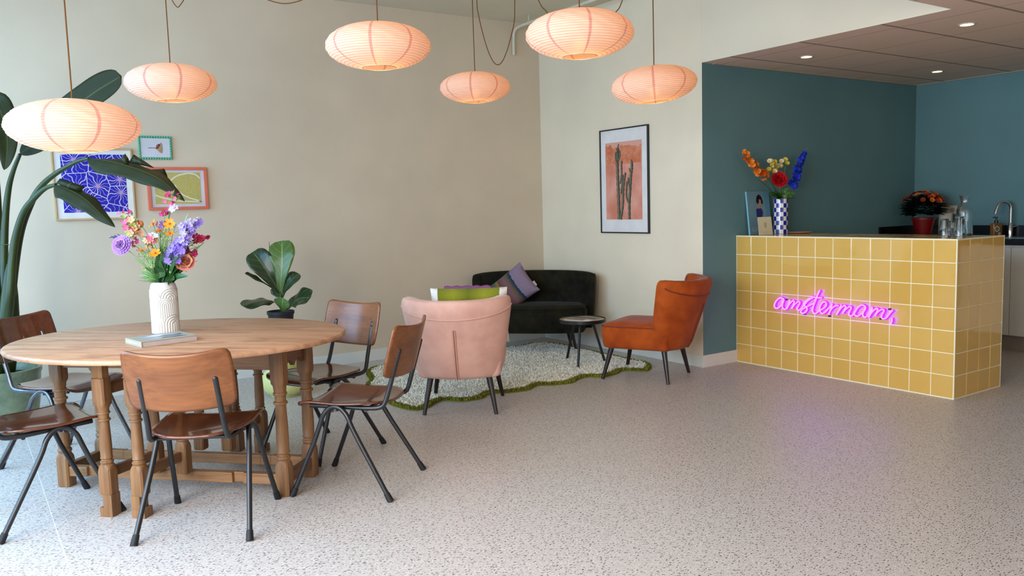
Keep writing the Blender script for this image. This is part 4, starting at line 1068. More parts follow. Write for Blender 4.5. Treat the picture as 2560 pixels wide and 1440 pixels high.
for i, (px, py, D, cx, _, lab, ro) in enumerate(lampspec):
    c = at(px, py, D)
    t = thing('paper_pendant_lamp', 'pale pink '+lab, 'pendant lamp', tuple(c), 0, 'pale pink rice paper pendant lamps')
    if shade_me is None: so0 = lamp_mesh().build('paper_shade', paper, t, angle=80); shade_me = so0.data; so_ob = so0
    else:
        so_ob = bpy.data.objects.new('paper_shade', shade_me); COL.objects.link(so_ob); so_ob.parent = t
    so_ob.rotation_euler = (0, radians(0), ro)
    if i == 5: so_ob.rotation_euler = (RT.x*0, 0, ro); so_ob.rotation_euler = Matrix.Rotation(radians(-4), 3, FW).to_euler()
    m = MB(); r0 = LR*cos(radians(73))**.92; ring = [(r0*cos(2*pi*k/40), r0*sin(2*pi*k/40), -LH/2*sin(radians(73))) for k in range(41)]; m.tube(ring, .0016, 6)
    m.build('bottom_wire_ring', plain('steel_wire', (190, 180, 170), .35, .5, metal=.6), so_ob); m = MB()
    r1 = LR*cos(radians(75))**.92; zt = LH/2*sin(radians(75)); m.tube([(r1*cos(2*pi*k/40), r1*sin(2*pi*k/40), zt) for k in range(41)], .0016, 6)
    for a in (0, pi/2): m.tube([(r1*cos(a), r1*sin(a), zt), (0, 0, zt+.004), (-r1*cos(a), -r1*sin(a), zt)], .0012, 6)
    m.build('top_wire_ring', plain('steel_wire', (190, 180, 170), .35, .5, metal=.6), so_ob)
    m = MB(); m.sphere((0, 0, -.040), .030, 16, 10); b = m.build('bulb', bulbm, t); b.visible_shadow = True
    m = MB(); m.lathe([(.001, -.008), (.016, -.008), (.019, .0), (.019, .07), (.012, .084), (.001, .085)], n=20); m.build('lamp_holder', plain('cream_socket', (220, 210, 190), .5), t)
    m = MB(); tp = H1-.001-c.z
    m.tube([(0, 0, .08), (.001, 0, zt+.02), (0, .002, tp*.5), (0, 0, tp)], .0031, 8); m.build('cord', cordm, t)
    lamps.append((t, c))
def swag(i, pts, D):
    P = [at(x, y, D) for x, y in pts]; t, c = lamps[i]
    P = [p for p in P if p.z < H1-.01]
    for k, (e0, e1) in enumerate(((P[0], P[1]), (P[-1], P[-2]))):
        d = e0-e1; d = d*((H1-.002-e0.z)/max(d.z, .02)); d.x = max(-.12, min(.12, d.x)); d.y = max(-.12, min(.12, d.y)); q = e0+d; q.z = H1-.002
        if k == 0: P = [q]+P
        else: P = P+[q]
    m = MB(); m.tube(smooth_pts(P, 6), .0030, 8); m.build('drooping_cord', cordm, t, world=True)
    for e in (P[0], P[-1]):
        m = MB(); m.tube([Vector((e.x, e.y, H1-.012)), Vector((e.x, e.y, H1-.0005))], .008, 10); m.build('ceiling_hook', cordm, t, world=True)
swag(3, [(1192, 0), (1193, 20), (1200, 55), (1210, 95), (1222, 132), (1234, 155), (1245, 162), (1256, 153), (1268, 125), (1279, 85), (1286, 50), (1287, 0)], 5.4)
swag(5, [(1340, -14), (1368, 32), (1400, 84), (1450, 118), (1500, 86), (1536, 35), (1560, -12)], 4.9)
swag(1, [(411, -60), (418, -30), (424, -12), (431, 2), (438, 13), (445, 18), (451, 12), (459, 0), (465, -14), (471, -34), (476, -60)], 4.9)
swag(2, [(570, -75), (605, -38), (640, -14), (668, -1), (695, 7), (715, 9), (735, 6), (757, -1), (785, -14), (815, -38), (840, -75)], 4.4)

# ================================================================== bird of paradise plant
BC = Vector((.165, 6.12, 0))
t = thing('bird_of_paradise_plant', 'tall bird of paradise plant in a glazed green pot at left wall', 'potted plant', tuple(BC))
potm = NT('green_glazed_stoneware'); potm.set(.22, .5)
nn = potm.noise(potm.coord(), 5, 5, .7); potm.base(potm.ramp(nn, [(.3, C3(74, 88, 68)), (.55, C3(108, 122, 98)), (.75, C3(140, 148, 112))])); potm = potm.m
m = MB(); m.lathe([(.001, 0), (.165, 0), (.185, .02), (.215, .20), (.228, .36), (.236, .375), (.236, .40), (.222, .402), (.212, .395), (.205, .34), (.001, .335)], n=56, caps=False); m.build('pot', potm, t)
m = MB(); m.lathe([(.001, .355), (.10, .36), (.207, .352)], n=40, caps=False); m.build('soil', plain('potting_soil', (46, 34, 26), .95, .1, var=.4, scale=60, bump=.5, bscale=80), t)
bopm = leafmat('bird_of_paradise_leaf', (24, 28, 8), (38, 44, 14), (70, 78, 36), .65, nv=34)
bops = plain('plant_stalk', (38, 52, 14), .4, .4, var=.2, scale=6)
def stalk(pts, r): 
    m = MB(); P = smooth_pts(pts, 6); L = len(P); m.tube(P, [r[0]+(r[1]-r[0])*i/(L-1) for i in range(L)], 12); m.build('stalk', bops, t, world=True)
base = lambda dx, dy: BC+Vector((dx, dy, .35))
DB = 5.05
stalk([base(-.03, 0), at(10, 760, 5.1), at(10, 640, 5.1), at(14, 540, 5.08), at(22, 470, 5.05), at(34, 425, 5.0), at(50, 386, 4.95)], (.030, .010))
stalk([base(.03, -.02), at(26, 760, 5.0), at(38, 650, 4.98), at(52, 575, 4.95), at(72, 520, 4.9), at(98, 472, 4.88), at(135, 437, 4.8), at(190, 405, 4.7), at(222, 396, 4.65)], (.032, .009))
stalk([base(.0, -.04), at(22, 770, 4.9), at(32, 640, 4.9), at(44, 575, 4.88), at(62, 525, 4.85), at(90, 491, 4.8), at(115, 470, 4.75), at(140, 462, 4.7)], (.030, .010))
stalk([base(-.07, 0), at(2, 800, 5.15), at(0, 650, 5.15), at(-4, 500, 5.1), at(-14, 380, 5.0), at(-20, 300, 4.95)], (.026, .010))
m = MB()
for j, (x, y) in enumerate(((-10, 840), (14, 830), (30, 825))): m.tube([base(-.03+.03*j, -.01), at(x, y, 5.0), at(x+2, 740, 5.0), at(x+3, 690, 5.0), at(x+4, 660, 5.0)], [.05, .045, .030, .016, .002], 14)
m.build('stem_base', bops, t, world=True)
lp = lambda t_: (min(1, t_/.16)**.7)*(1-max(0, (t_-.3)/.7)**1.6) if t_ < 1 else 0
lp2 = lambda t_: (min(1, t_/.3)**.7)*sqrt(max(0, 1-max(0, (t_-.72)/.28)**2.6))
lobem = leafmat('bird_of_paradise_lobe', (24, 28, 10), (38, 44, 18), (70, 80, 40), .5, veins=False)
def bleaf(pts, w, up, fold, seed, wave=.08, lp=lp):
    m = MB(); leaf(m, pts, w, up, 0, fold, 8, lp, wave, seed, 8); m.build('leaf', bopm, t, world=True, solid=.0014, angle=80)
bleaf([at(50, 384, 4.95), at(95, 352, 4.9), at(160, 290, 4.82), at(235, 232, 4.75), at(304, 190, 4.7)], .082, (-FW*1.0), .18, 1, .03, lp2)
bleaf([at(222, 396, 4.65), at(270, 402, 4.55), at(330, 418, 4.45), at(385, 440, 4.38), at(425, 468, 4.32), at(462, 503, 4.28)], .074, (Vector((0, 0, 1))-FW*.75), -.45, 2, .12)
bleaf([at(138, 462, 4.7), at(175, 475, 4.6), at(215, 500, 4.55), at(252, 535, 4.5), at(288, 568, 4.45)], .066, (Vector((0, 0, 1))-FW*.65), -.5, 3, .14)
# torn lobes of the split leaves
for (a, b, c_, d_) in (((300, 400), (313, 384), (322, 398), (322, 416)), ((322, 406), (334, 386), (360, 402), (386, 420)), ((374, 424), (411, 422), (417, 436), (422, 452)), ((140, 458), (150, 446), (212, 466), (200, 484))):
    for q_, D_ in (((a, b, c_, d_), 4.5 if a[0] > 250 else 4.62),):
        P4 = [at(x, y, D_) for x, y in q_]; m = MB(); m.grid(lambda u, v: P4[0].lerp(P4[3], u).lerp(P4[1].lerp(P4[2], u), v)-FW*(.02*sin(pi*v)*sin(pi*u)), 4, 4, uv=True)
        m.build('torn_leaf_lobe', lobem, t, world=True, solid=.0012, angle=80)
bleaf([at(-20, 300, 4.95), at(-8, 262, 4.8), at(8, 300, 4.7), at(18, 350, 4.62), at(16, 400, 4.6), at(10, 425, 4.6)], .075, (-FW*1.0+RT*.4), .3, 4, .15)
bleaf([at(-24, 360, 4.9), at(-6, 350, 4.8), at(12, 380, 4.75), at(22, 396, 4.75)], .06, (Vector((0, 0, 1))-FW*.4), -.3, 5, .15)
m = MB(); m.tube([at(4, 576, 5.12), at(3, 700, 5.12), at(2, 860, 5.12)], .007, 8); m.build('support_cane', plain('black_cane', (24, 30, 24), .6), t, world=True)
m = MB()
for yy in (612, 752): m.tube([at(x, yy+s, 5.0) for x, s in ((-14, 2), (4, 0), (16, -1), (28, 1), (31, -4), (29, -7))], .0022, 6)
m.build('tie_wire', plain('green_tie_wire', (30, 60, 44), .5), t, world=True)

# ================================================================== fiddle leaf fig on its planter
FC = Vector((1.93, 5.93, 0))
t = thing('bubble_planter', 'pale yellow planter of two stacked rounded bulges behind the table', 'planter', tuple(FC))
m = MB(); prof = [(.001, 0), (.10, 0)]
for (z0_, rr) in ((.0, .165), (.212, .158)):
    for k in range(13):
        a = -pi/2+pi*k/12; prof.append((rr-.095+.095*cos(a) if k not in (0, 12) else rr-.07, z0_+.106+.104*sin(a)))
prof += [(.085, .424), (.08, .42), (.001, .415)]
m.lathe(prof, n=64, caps=False); m.build('planter_body', plain('pale_yellow_glaze', (226, 226, 150), .35, .5, var=.03), t, angle=80)
t = thing('fiddle_leaf_fig', 'fiddle leaf fig in a black nursery pot on the yellow planter', 'potted plant', (FC.x, FC.y, .4245))
m = MB(); m.lathe([(.001, 0), (.075, 0), (.092, .175), (.098, .178), (.099, .200), (.093, .201), (.090, .165), (.001, .16)], n=40, caps=False); m.build('pot', plain('black_nursery_pot', (30, 30, 38), .45, .4), t)
m = MB(); m.lathe([(.001, .178), (.091, .17)], n=32, caps=False); m.build('soil', plain('fig_soil', (40, 30, 24), .95, .1, var=.4, scale=60), t)
DF = 6.0
m = MB(); m.tube(smooth_pts([at(710, 790, DF), at(706, 765, DF), at(702, 740, DF), at(701, 720, DF)], 4), [.009]*12+[.005], 10) if False else m.tube([at(710, 792, DF), at(706, 765, DF), at(702, 740, DF), at(701, 715, DF)], [.009, .008, .007, .004], 10)
m.tube([at(690, 690, DF), at(676, 640, DF), at(674, 622, DF), at(673, 604, DF)], [.002, .003, .0035, .001], 8); m.build('trunk', plain('fig_trunk', (70, 62, 40), .7), t, world=True)
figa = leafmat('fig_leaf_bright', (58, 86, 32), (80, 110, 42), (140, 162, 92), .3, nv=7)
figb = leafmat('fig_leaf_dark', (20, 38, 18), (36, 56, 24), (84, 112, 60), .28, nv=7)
fp_ = lambda t_: (.16+.84*max(0, min(1, (t_-.05)/.62))**1.25)*sqrt(max(0, 1-max(0, (t_-.70)/.30)**2.2))
def fleaf(pts, w, up, mat, fold, seed, wave=.06):
    m = MB(); leaf(m, pts, w, up, 0, fold, 8, fp_, wave, seed, 7); m.build('leaf', mat, t, world=True, solid=.0012, angle=80)
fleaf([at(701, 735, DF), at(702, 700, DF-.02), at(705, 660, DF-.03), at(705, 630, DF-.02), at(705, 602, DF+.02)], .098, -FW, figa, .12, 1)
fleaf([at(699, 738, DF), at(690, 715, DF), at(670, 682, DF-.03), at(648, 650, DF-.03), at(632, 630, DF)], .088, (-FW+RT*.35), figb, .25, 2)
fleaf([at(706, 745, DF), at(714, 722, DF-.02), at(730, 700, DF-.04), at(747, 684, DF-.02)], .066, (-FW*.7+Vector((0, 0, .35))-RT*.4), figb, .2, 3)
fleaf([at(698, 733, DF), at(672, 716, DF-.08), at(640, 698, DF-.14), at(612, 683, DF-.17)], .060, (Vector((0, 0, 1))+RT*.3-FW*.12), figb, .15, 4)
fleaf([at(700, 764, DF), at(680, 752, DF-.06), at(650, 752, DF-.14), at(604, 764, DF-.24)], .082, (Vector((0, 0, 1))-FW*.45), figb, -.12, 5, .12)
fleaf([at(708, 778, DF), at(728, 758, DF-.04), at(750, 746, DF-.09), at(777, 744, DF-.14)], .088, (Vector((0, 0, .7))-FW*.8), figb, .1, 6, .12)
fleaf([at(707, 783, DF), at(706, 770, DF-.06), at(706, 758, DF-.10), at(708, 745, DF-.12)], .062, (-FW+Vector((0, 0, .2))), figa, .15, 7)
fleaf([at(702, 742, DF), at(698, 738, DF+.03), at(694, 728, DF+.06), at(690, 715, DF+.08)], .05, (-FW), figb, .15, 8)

# ================================================================== pictures
def framed(name, label, O, U, V, N, W_, H_, bw_, depth, fm, pm_, mat_w, mat_m, art, bobble=0):
    """O lower left corner on the wall, U/V unit axes, N towards the room"""
    t = thing(name, label, 'picture', tuple(O+U*W_/2+V*H_/2))
    P = lambda a, b, k=0: O+U*a+V*b+N*k
    m = MB()
    if bobble:
        nb = bobble; r = W_/nb/2*1.02; k2 = round(H_/(2*r))
        for i in range(nb):
            for yb in (r, H_-r): m.sphere(P(r+i*(W_-2*r)/(nb-1), yb, depth*.5), r, 12, 8)
        for j in range(1, k2-1):
            for xb in (r, W_-r): m.sphere(P(xb, r+j*(H_-2*r)/(k2-1), depth*.5), r, 12, 8)
        m.slab([P(r*.6, r*.6), P(W_-r*.6, r*.6), P(W_-r*.6, H_-r*.6), P(r*.6, H_-r*.6)], N, depth*.5)
        bw_ = 2*r*.95
    else:
        for a0, a1, b0, b1 in ((0, W_, 0, bw_), (0, W_, H_-bw_, H_), (0, bw_, bw_, H_-bw_), (W_-bw_, W_, bw_, H_-bw_)):
            m.slab([P(a0, b0), P(a1, b0), P(a1, b1), P(a0, b1)], N, depth)
    m.build('frame', fm, t, world=True, smooth=bool(bobble), bevel=0 if bobble else .0015)
    kp = depth*.55
    m = MB(); m.slab([P(bw_*.95, bw_*.95, kp-.003), P(W_-bw_*.95, bw_*.95, kp-.003), P(W_-bw_*.95, H_-bw_*.95, kp-.003), P(bw_*.95, H_-bw_*.95, kp-.003)], N, .003); m.build('mount_board', mat_m, t, world=True, smooth=False)
    m = MB(); art(m, lambda a, b, k=0: P(a, b, kp+.0006+k*.0007), N); m.build('print', pm_, t, world=True, smooth=False); return t
Nw = Vector((0, -1, 0)); Ux = Vector((1, 0, 0)); Uz = Vector((0, 0, 1))
# blue flower print
def flower_print_mat(O, W_, H_):
    """daisy-like flowers with pink centres meeting at pale lines"""
    t = NT('blue_flower_print'); t.set(.5, .3)
    v = t.coord('Object', (7.0, 7.0, 7.0), (2.3, 0, 1.2))
    vo = t.n.new('ShaderNodeTexVoronoi'); vo.voronoi_dimensions = '2D'; vo.inputs['Scale'].default_value = 1; vo.inputs['Randomness'].default_value = .8
    s0 = t.n.new('ShaderNodeSeparateXYZ'); t.link(v, s0.inputs[0]); cb = t.n.new('ShaderNodeCombineXYZ'); t.link(s0.outputs[0], cb.inputs[0]); t.link(s0.outputs[2], cb.inputs[1])
    t.link(cb.outputs[0], vo.inputs['Vector'])
    ve = t.n.new('ShaderNodeTexVoronoi'); ve.voronoi_dimensions = '2D'; ve.feature = 'DISTANCE_TO_EDGE'; ve.inputs['Scale'].default_value = 1; ve.inputs['Randomness'].default_value = .8; t.link(cb.outputs[0], ve.inputs['Vector'])
    sub_ = t.n.new('ShaderNodeVectorMath'); sub_.operation = 'SUBTRACT'; t.link(cb.outputs[0], sub_.inputs[0]); t.link(vo.outputs['Position'], sub_.inputs[1])
    s1 = t.n.new('ShaderNodeSeparateXYZ'); t.link(sub_.outputs[0], s1.inputs[0]); ang = t.math('ARCTAN2', s1.outputs[1], s1.outputs[0])
    ang = t.math('ADD', ang, t.math('MULTIPLY', t.math('SINE', t.math('MULTIPLY', vo.outputs['Distance'], 16)), .07))
    def rays(k, ph, w):
        f = t.math('FRACT', t.math('ADD', t.math('MULTIPLY', ang, k/(2*pi)), ph)); d = t.math('MINIMUM', f, t.math('SUBTRACT', 1, f))
        return t.math('LESS_THAN', t.math('MULTIPLY', d, t.math('MULTIPLY', vo.outputs['Distance'], 2*pi/k)), w)
    line = t.math('MAXIMUM', rays(15, .2, .0062), rays(5, .35, .011)); line = t.math('MAXIMUM', line, t.math('LESS_THAN', ve.outputs['Distance'], .016))
    n = t.noise(t.coord(), 6, 2); blue = t.mix(n, C3(22, 34, 170), C3(44, 26, 150))
    c = t.mix(line, blue, C3(222, 206, 222)); c = t.mix(t.math('LESS_THAN', vo.outputs['Distance'], .085), c, C3(196, 138, 176))
    t.base(c); return t.m
O = Vector((.602, YA-.001, 1.327)); Wp, Hp = .533, .52
def art_blue(m, P, N): m.slab([P(.058, .055), P(.483, .055), P(.483, Hp-.045), P(.058, Hp-.045)], N, .0006)
framed('framed_print', 'blue flower print with pink centres in a thin pale wood frame', O, Ux, Uz, Nw, Wp, Hp, .012, .024, plain('pale_wood_frame', (196, 164, 118), .5), flower_print_mat(O, Wp, Hp), None, plain('mount_offwhite', (226, 220, 214), .7, .2), art_blue)
# green bobble frame
O = Vector((1.184, YA-.001, 1.768)); Wp, Hp = .240, .178
def art_green(m, P, N):
    cx, cy_ = .150, .088
    m.slab([P(.070, cy_-.002), P(.125, cy_-.002), P(.125, cy_+.002), P(.070, cy_+.002)], N, .0006, 0)
    m.slab([P(cx+.022*cos(a)*.45+.012, cy_+.042*sin(a)) for a in [i*2*pi/20 for i in range(20)]], N, .0006, 3)
    m.slab([P(cx+.022*cos(a)*.30+.008, cy_+.038*sin(a), 1) for a in [i*2*pi/20 for i in range(20)]], N, .0006, 1)
    for i, (dx, dy, r, mi) in enumerate(((-.012, .012, .013, 2), (-.020, -.002, .010, 2), (-.008, -.012, .011, 1), (-.004, .022, .009, 0), (-.014, .002, .007, 0), (.0, -.026, .008, 1))):
        m.slab([P(cx+dx+r*cos(a), cy_+dy+r*sin(a), 2+i*.5) for a in [k*2*pi/9 for k in range(9)]], N, .0006, mi)
framed('framed_print', 'small food picture in a mint green beaded frame, topmost of three', O, Ux, Uz, Nw, Wp, Hp, .02, .026, plain('mint_green_lacquer', (84, 168, 130), .3, .5), [plain('print_dark_brown', (74, 52, 44), .5), plain('print_cake_gold', (176, 140, 90), .5), plain('print_berry_red', (160, 76, 76), .5), plain('print_grey', (150, 146, 142), .5)], None, plain('mount_white_grey', (206, 202, 208), .7, .2), art_green, bobble=13)
# coral frame
O = Vector((1.228, YA-.001, 1.386)); Wp, Hp = .438, .325
def art_gold(m, P, N):
    x0, x1, y0_, y1_ = .052, .388, .045, .285
    m.slab([P(x0, y0_), P(x1, y0_), P(x1, y1_), P(x0, y1_)], N, .0006, 0)
    def band(pts, w):
        Q = smooth_pts([(a, b, 0) for a, b in pts], 8); L = []; R = []
        for i, q in enumerate(Q):
            d = (Q[min(i+1, len(Q)-1)]-Q[max(i-1, 0)]).normalized(); s = Vector((-d.y, d.x, 0))*w
            cl = lambda p: (min(max(p.x, x0), x1), min(max(p.y, y0_), y1_)); L.append(cl(q+s)); R.append(cl(q-s))
        for i in range(len(Q)-1): m.slab([P(*L[i], 1), P(*L[i+1], 1), P(*R[i+1], 1), P(*R[i], 1)], N, .0006, 1)
    band([(.165, .22), (.21, .255), (.27, .275), (.32, .278), (.36, .265), (.388, .238)], .0055)
    band([(.052, .115), (.10, .095), (.16, .08), (.22, .068), (.30, .062), (.388, .058)], .0055)
    band([(.20, .19), (.215, .15), (.245, .12), (.30, .09), (.388, .06)], .005)
    band([(.11, .285), (.135, .262), (.15, .24), (.155, .22)], .006)
framed('framed_print', 'ochre abstract line print in a coral pink frame, lower right of three', O, Ux, Uz, Nw, Wp, Hp, .022, .028, plain('coral_lacquer', (218, 110, 82), .45, .4), [plain('print_ochre', (186, 170, 96), .6, var=.1, scale=80), plain('print_cream', (222, 212, 184), .6)], None, plain('mount_white_grey', (206, 202, 208), .7, .2), art_gold)
# cactus
O = Vector((XB-.0005, 5.832, 1.077)); Uy = Vector((0, -1, 0)); Nx = Vector((-1, 0, 0)); Wp, Hp = .632, .925
def cactus_bg():
    t = NT('cactus_print_wall'); t.set(.5, .3)
    v = t.coord('Object'); sx = t.n.new('ShaderNodeSeparateXYZ'); t.link(v, sx.inputs[0])
    n = t.noise(v, 14, 5, .7); n2 = t.noise(v, 5, 3)
    band = t.math('GREATER_THAN', t.math('ADD', sx.outputs[2], t.math('MULTIPLY', t.math('SUBTRACT', n, .5), .05)), .148)
    low = t.mix(t.ramp(n2, [(.35, (0, 0, 0, 1)), (.65, (1, 1, 1, 1))]), C3(222, 158, 140), C3(204, 124, 100))
    hi = t.mix(t.ramp(n, [(.38, (0, 0, 0, 1)), (.62, (1, 1, 1, 1))]), C3(196, 104, 66), C3(214, 140, 110))
    topf = t.math('GREATER_THAN', t.math('ADD', sx.outputs[2], t.math('MULTIPLY', t.math('SUBTRACT', n, .5), .12)), .305)
    c = t.mix(band, low, hi); c = t.mix(topf, c, C3(216, 158, 142)); t.base(c); return t.m
def art_cactus(m, P, N):
    x0, x1, y0_, y1_ = .075, .548, .122, .805
    m.slab([P(x0, y0_), P(x1, y0_), P(x1, y1_), P(x0, y1_)], N, .0006, 0)
    rr = random.Random(2)
    def col(pts, w, mi=1, k=1):
        Q = smooth_pts([(a, b, 0) for a, b in pts], 9); L = []; R = []
        for i, q in enumerate(Q):
            d = (Q[min(i+1, len(Q)-1)]-Q[max(i-1, 0)]).normalized(); s = Vector((-d.y, d.x, 0)); tt = i/(len(Q)-1)
            ww = w*(1-.9*max(0, (tt-.85)/.15)**2)*(1+.16*sin(i*1.9)); L.append(q+s*ww); R.append(q-s*ww)
        for i in range(len(Q)-1): 
            if mi == 1: m.slab([P(L[i].x, L[i].y, k), P(L[i+1].x, L[i+1].y, k), P(R[i+1].x, R[i+1].y, k), P(R[i].x, R[i].y, k)], N, .0005, 1)
            for s_, mm in ((-.45, 2), (.35, 3)):
                a = Q[i]+(L[i]-Q[i])*s_; b = Q[i+1]+(L[i+1]-Q[i+1])*s_; dd = (L[i]-Q[i])*.16
                m.slab([P((a+dd).x, (a+dd).y, k+.8), P((b+dd).x, (b+dd).y, k+.8), P((b-dd).x, (b-dd).y, k+.8), P((a-dd).x, (a-dd).y, k+.8)], N, .0005, mm)
    col([(.25, .122), (.245, .30), (.24, .45), (.235, .60), (.24, .70), (.25, .76)], .020)
    col([(.27, .122), (.30, .25), (.31, .40), (.33, .50), (.345, .535)], .015, k=2)
    col([(.385, .122), (.385, .25), (.40, .40), (.41, .50), (.425, .58), (.418, .645)], .017, k=2)
    col([(.375, .27), (.35, .33), (.355, .42), (.36, .46)], .012, k=3)
    col([(.27, .44), (.29, .52), (.29, .60), (.295, .64)], .011, k=3)
    col([(.40, .40), (.38, .44), (.378, .49)], .010, k=3); col([(.412, .53), (.395, .55), (.394, .57)], .007, k=3)
    col([(.235, .62), (.215, .66), (.215, .72)], .012, k=3); col([(.245, .64), (.27, .68), (.268, .73)], .010, k=3); col([(.24, .70), (.245, .75), (.255, .79)], .008, k=3)
    col([(.28, .35), (.30, .45), (.305, .52)], .010, k=4); col([(.24, .70), (.232, .735), (.228, .755)], .006, k=4)
framed('framed_print', 'tall cactus photograph on pink wall in thin black frame', O, Uy, Uz, Nx, Wp, Hp, .011, .022, black_metal, [cactus_bg(), plain('print_cactus_green', (84, 82, 66), .6, var=.3, scale=60), plain('print_cactus_dark', (48, 48, 40), .6), plain('print_cactus_light', (142, 136, 112), .6)], None, plain('mount_pale_white', (222, 218, 216), .7, .2), art_cactus)

# ================================================================== wild flower bouquet on the table
DT = (Vector((VX, VY, 1.0))-EYE).dot(FW)
bq = thing('flower_bouquet', 'loose bouquet of purple, orange and pink flowers in the white arch vase', 'bouquet', (VX, VY, bz+.15))
mth = Vector((VX, VY, bz+Hv-.004)); rb = random.Random(9)
def fstem(name, px, py, mats, fn, dD=0.0, r=.0018, sm=None, curve=.04):
    tip = at(px, py, DT+dD); a = rb.uniform(0, 6.28); rr = .028*rb.random()
    b = Vector((VX+rr*cos(a), VY+rr*sin(a), bz+Hv-.10)); mm_ = mth+Vector((rr*cos(a)+(tip-mth).x*.06, rr*sin(a)+(tip-mth).y*.06, .012))
    mid = mm_.lerp(tip, .5)+Vector((0, 0, curve))*(1 if abs((tip-mth).z) > .05 else .3)-Vector(((tip-mth).x, (tip-mth).y, 0))*.08
    m = MB(); m.tube(smooth_pts([b, mm_, mid, tip], 5), r, 6, 0); fn(m, tip, (tip-mid).normalized()); return m.build(name, [sm or stemg]+mats, bq, world=True, angle=80)
vio, viod = pm('scabious_lilac', (176, 130, 212)), pm('scabious_dark', (88, 30, 78))
def f_scab(m, tip, d):
    n = (back+Vector((0, 0, .25))-RT*.15).normalized()
    for i, (rr, cu, k) in enumerate(((.054, .02, 18), (.050, .12, 18), (.043, .25, 16), (.036, .4, 14))): petals(m, tip+n*.003*i, n, rr, k, 1, wid=.2, cup=cu, rot=i*.3)
    u, v, n = basis(n)
    for i in range(26):
        a = i*2.4; r = .022*sqrt(i/26); blob(m, tip+n*.016+u*r*cos(a)+v*r*sin(a), .0028, 2)
fstem('scabious', 304, 613, [vio, viod], f_scab, -.04, curve=.0)
mag = pm('magenta_petal', (190, 44, 110)); dkr = pm('crimson_petal', (146, 18, 54)); orr = pm('cosmos_orange', (240, 140, 24)); orc = pm('cosmos_centre', (206, 104, 10))
lav = pm('delphinium_lavender', (136, 112, 204)); lav2 = pm('delphinium_pale', (170, 156, 222)); pch = pm('carnation_peach', (224, 170, 132)); pkk = pm('pink_petal', (212, 92, 130)); wht = pm('white_lilac_petal', (216, 214, 240)); grn = pm('calyx_green', (150, 178, 90))
def cosmos(n, R):
    def f(m, tip, d): petals(m, tip, n, R, 6, 1, wid=.30, cup=.25); blob(m, tip+Vector(n).normalized()*.005, .006, 2)
    return f
up = Vector((0, 0, 1))
for x, y, n, R, dD in ((424, 560, back+up*.2, .031, -.06), (383, 560, back*.5-RT*.7+up*.5, .028, -.03), (399, 578, up+back*.35, .027, .0), (424, 585, up+back*.6, .025, -.05), (354, 627, up+back*.15, .027, -.05), (388, 634, up*.7+back*.7, .031, -.1)):
    fstem('orange_cosmos', x, y, [orr, orc], cosmos(n, R), dD)
def cluster(pts, n, R, mi_choices, spread, np_=5, dD=0):
    def f(m, tip, d):
        P = smooth_pts([at(x, y, DT+dD) for x, y in pts], 6)
        N_ = int(n*1.35)
        for i in range(N_):
            q = P[int(len(P)*i/N_)]; off = Vector((rb.uniform(-1, 1), rb.uniform(-1, 1), rb.uniform(-1, 1))); c = q+off.normalized()*spread*rb.uniform(.4, 1)
            petals(m, c, (off.normalized()+back*.9), R*rb.uniform(.7, 1.05), np_, mi_choices[i % len(mi_choices)], wid=.36, cup=.3, rot=rb.uniform(0, 3))
    return f
fstem('lavender_delphinium', 436, 655, [lav, lav2, viod], cluster([(430, 652), (442, 625), (452, 600), (468, 578), (482, 560)], 60, .020, [1, 1, 2], .046, dD=-.03), -.03)
fstem('lavender_delphinium', 452, 640, [lav, lav2], cluster([(436, 640), (452, 618), (462, 592)], 18, .020, [1, 2], .034, dD=-.08), -.08)
fstem('pale_stock', 488, 552, [wht], cluster([(478, 562), (486, 556), (493, 550)], 9, .017, [1], .022), .0)
fstem('pale_stock', 432, 514, [wht, mag], cluster([(430, 520), (434, 510)], 7, .018, [1, 1, 2], .02), .02)
fstem('pink_spray', 436, 474, [pkk, grn, mag], cluster([(430, 506), (437, 492), (446, 494), (420, 482), (416, 497), (437, 474)], 12, .012, [1, 1, 3, 2], .02), .02)
fstem('pink_spray', 412, 530, [mag, pkk], cluster([(406, 534), (414, 526)], 9, .014, [1, 2], .018), -.01)
fstem('pink_spray', 318, 533, [pkk, grn, mag], cluster([(300, 536), (312, 531), (322, 533), (308, 548), (330, 545)], 12, .013, [1, 3, 2], .014), .02)
fstem('peach_carnation', 330, 572, [pch, pkk, grn], cluster([(318, 562), (330, 558), (322, 578), (338, 580), (328, 570)], 34, .020, [1, 2, 3, 1], .030, dD=-.02), -.02)
fstem('rose_bud', 352, 560, [pm('bud_orange', (206, 130, 70)), grn], lambda m, tip, d: (m.sphere(tip, .014, 10, 8, 1, (1, 1, 1.3)), m.sphere(tip-Vector((0, 0, .010)), .010, 10, 6, 2)), .02)
fstem('peach_carnation', 375, 597, [pch, wht, pkk], cluster([(370, 598), (384, 594)], 14, .020, [1, 2, 1, 3], .022, dD=-.02), -.02)
fstem('crimson_flower', 500, 597, [dkr, mag], cluster([(490, 598), (500, 596), (508, 600)], 13, .019, [1, 1, 2], .020), .0)
fstem('crimson_flower', 519, 594, [dkr], cluster([(518, 594), (520, 592)], 4, .011, [1], .006), .03)
fstem('crimson_flower', 477, 633, [dkr, mag], cluster([(470, 634), (482, 632)], 14, .018, [1, 1, 2], .020), -.04)
fstem('magenta_flower', 404, 562, [mag, lav], cluster([(400, 562), (410, 560)], 8, .015, [1, 2], .016), .05)
fstem('dusty_rose', 462, 655, [pm('dusty_rose_petal', (206, 130, 120)), pch], lambda m, tip, d: [petals(m, tip, back+up*.3+RT*.4, R_, 6, 1+(i % 2), wid=.6, cup=cu, rot=i*.5) for i, (R_, cu) in enumerate(((.052, .3), (.045, .7), (.034, 1.1), (.02, 1.3)))], -.02)
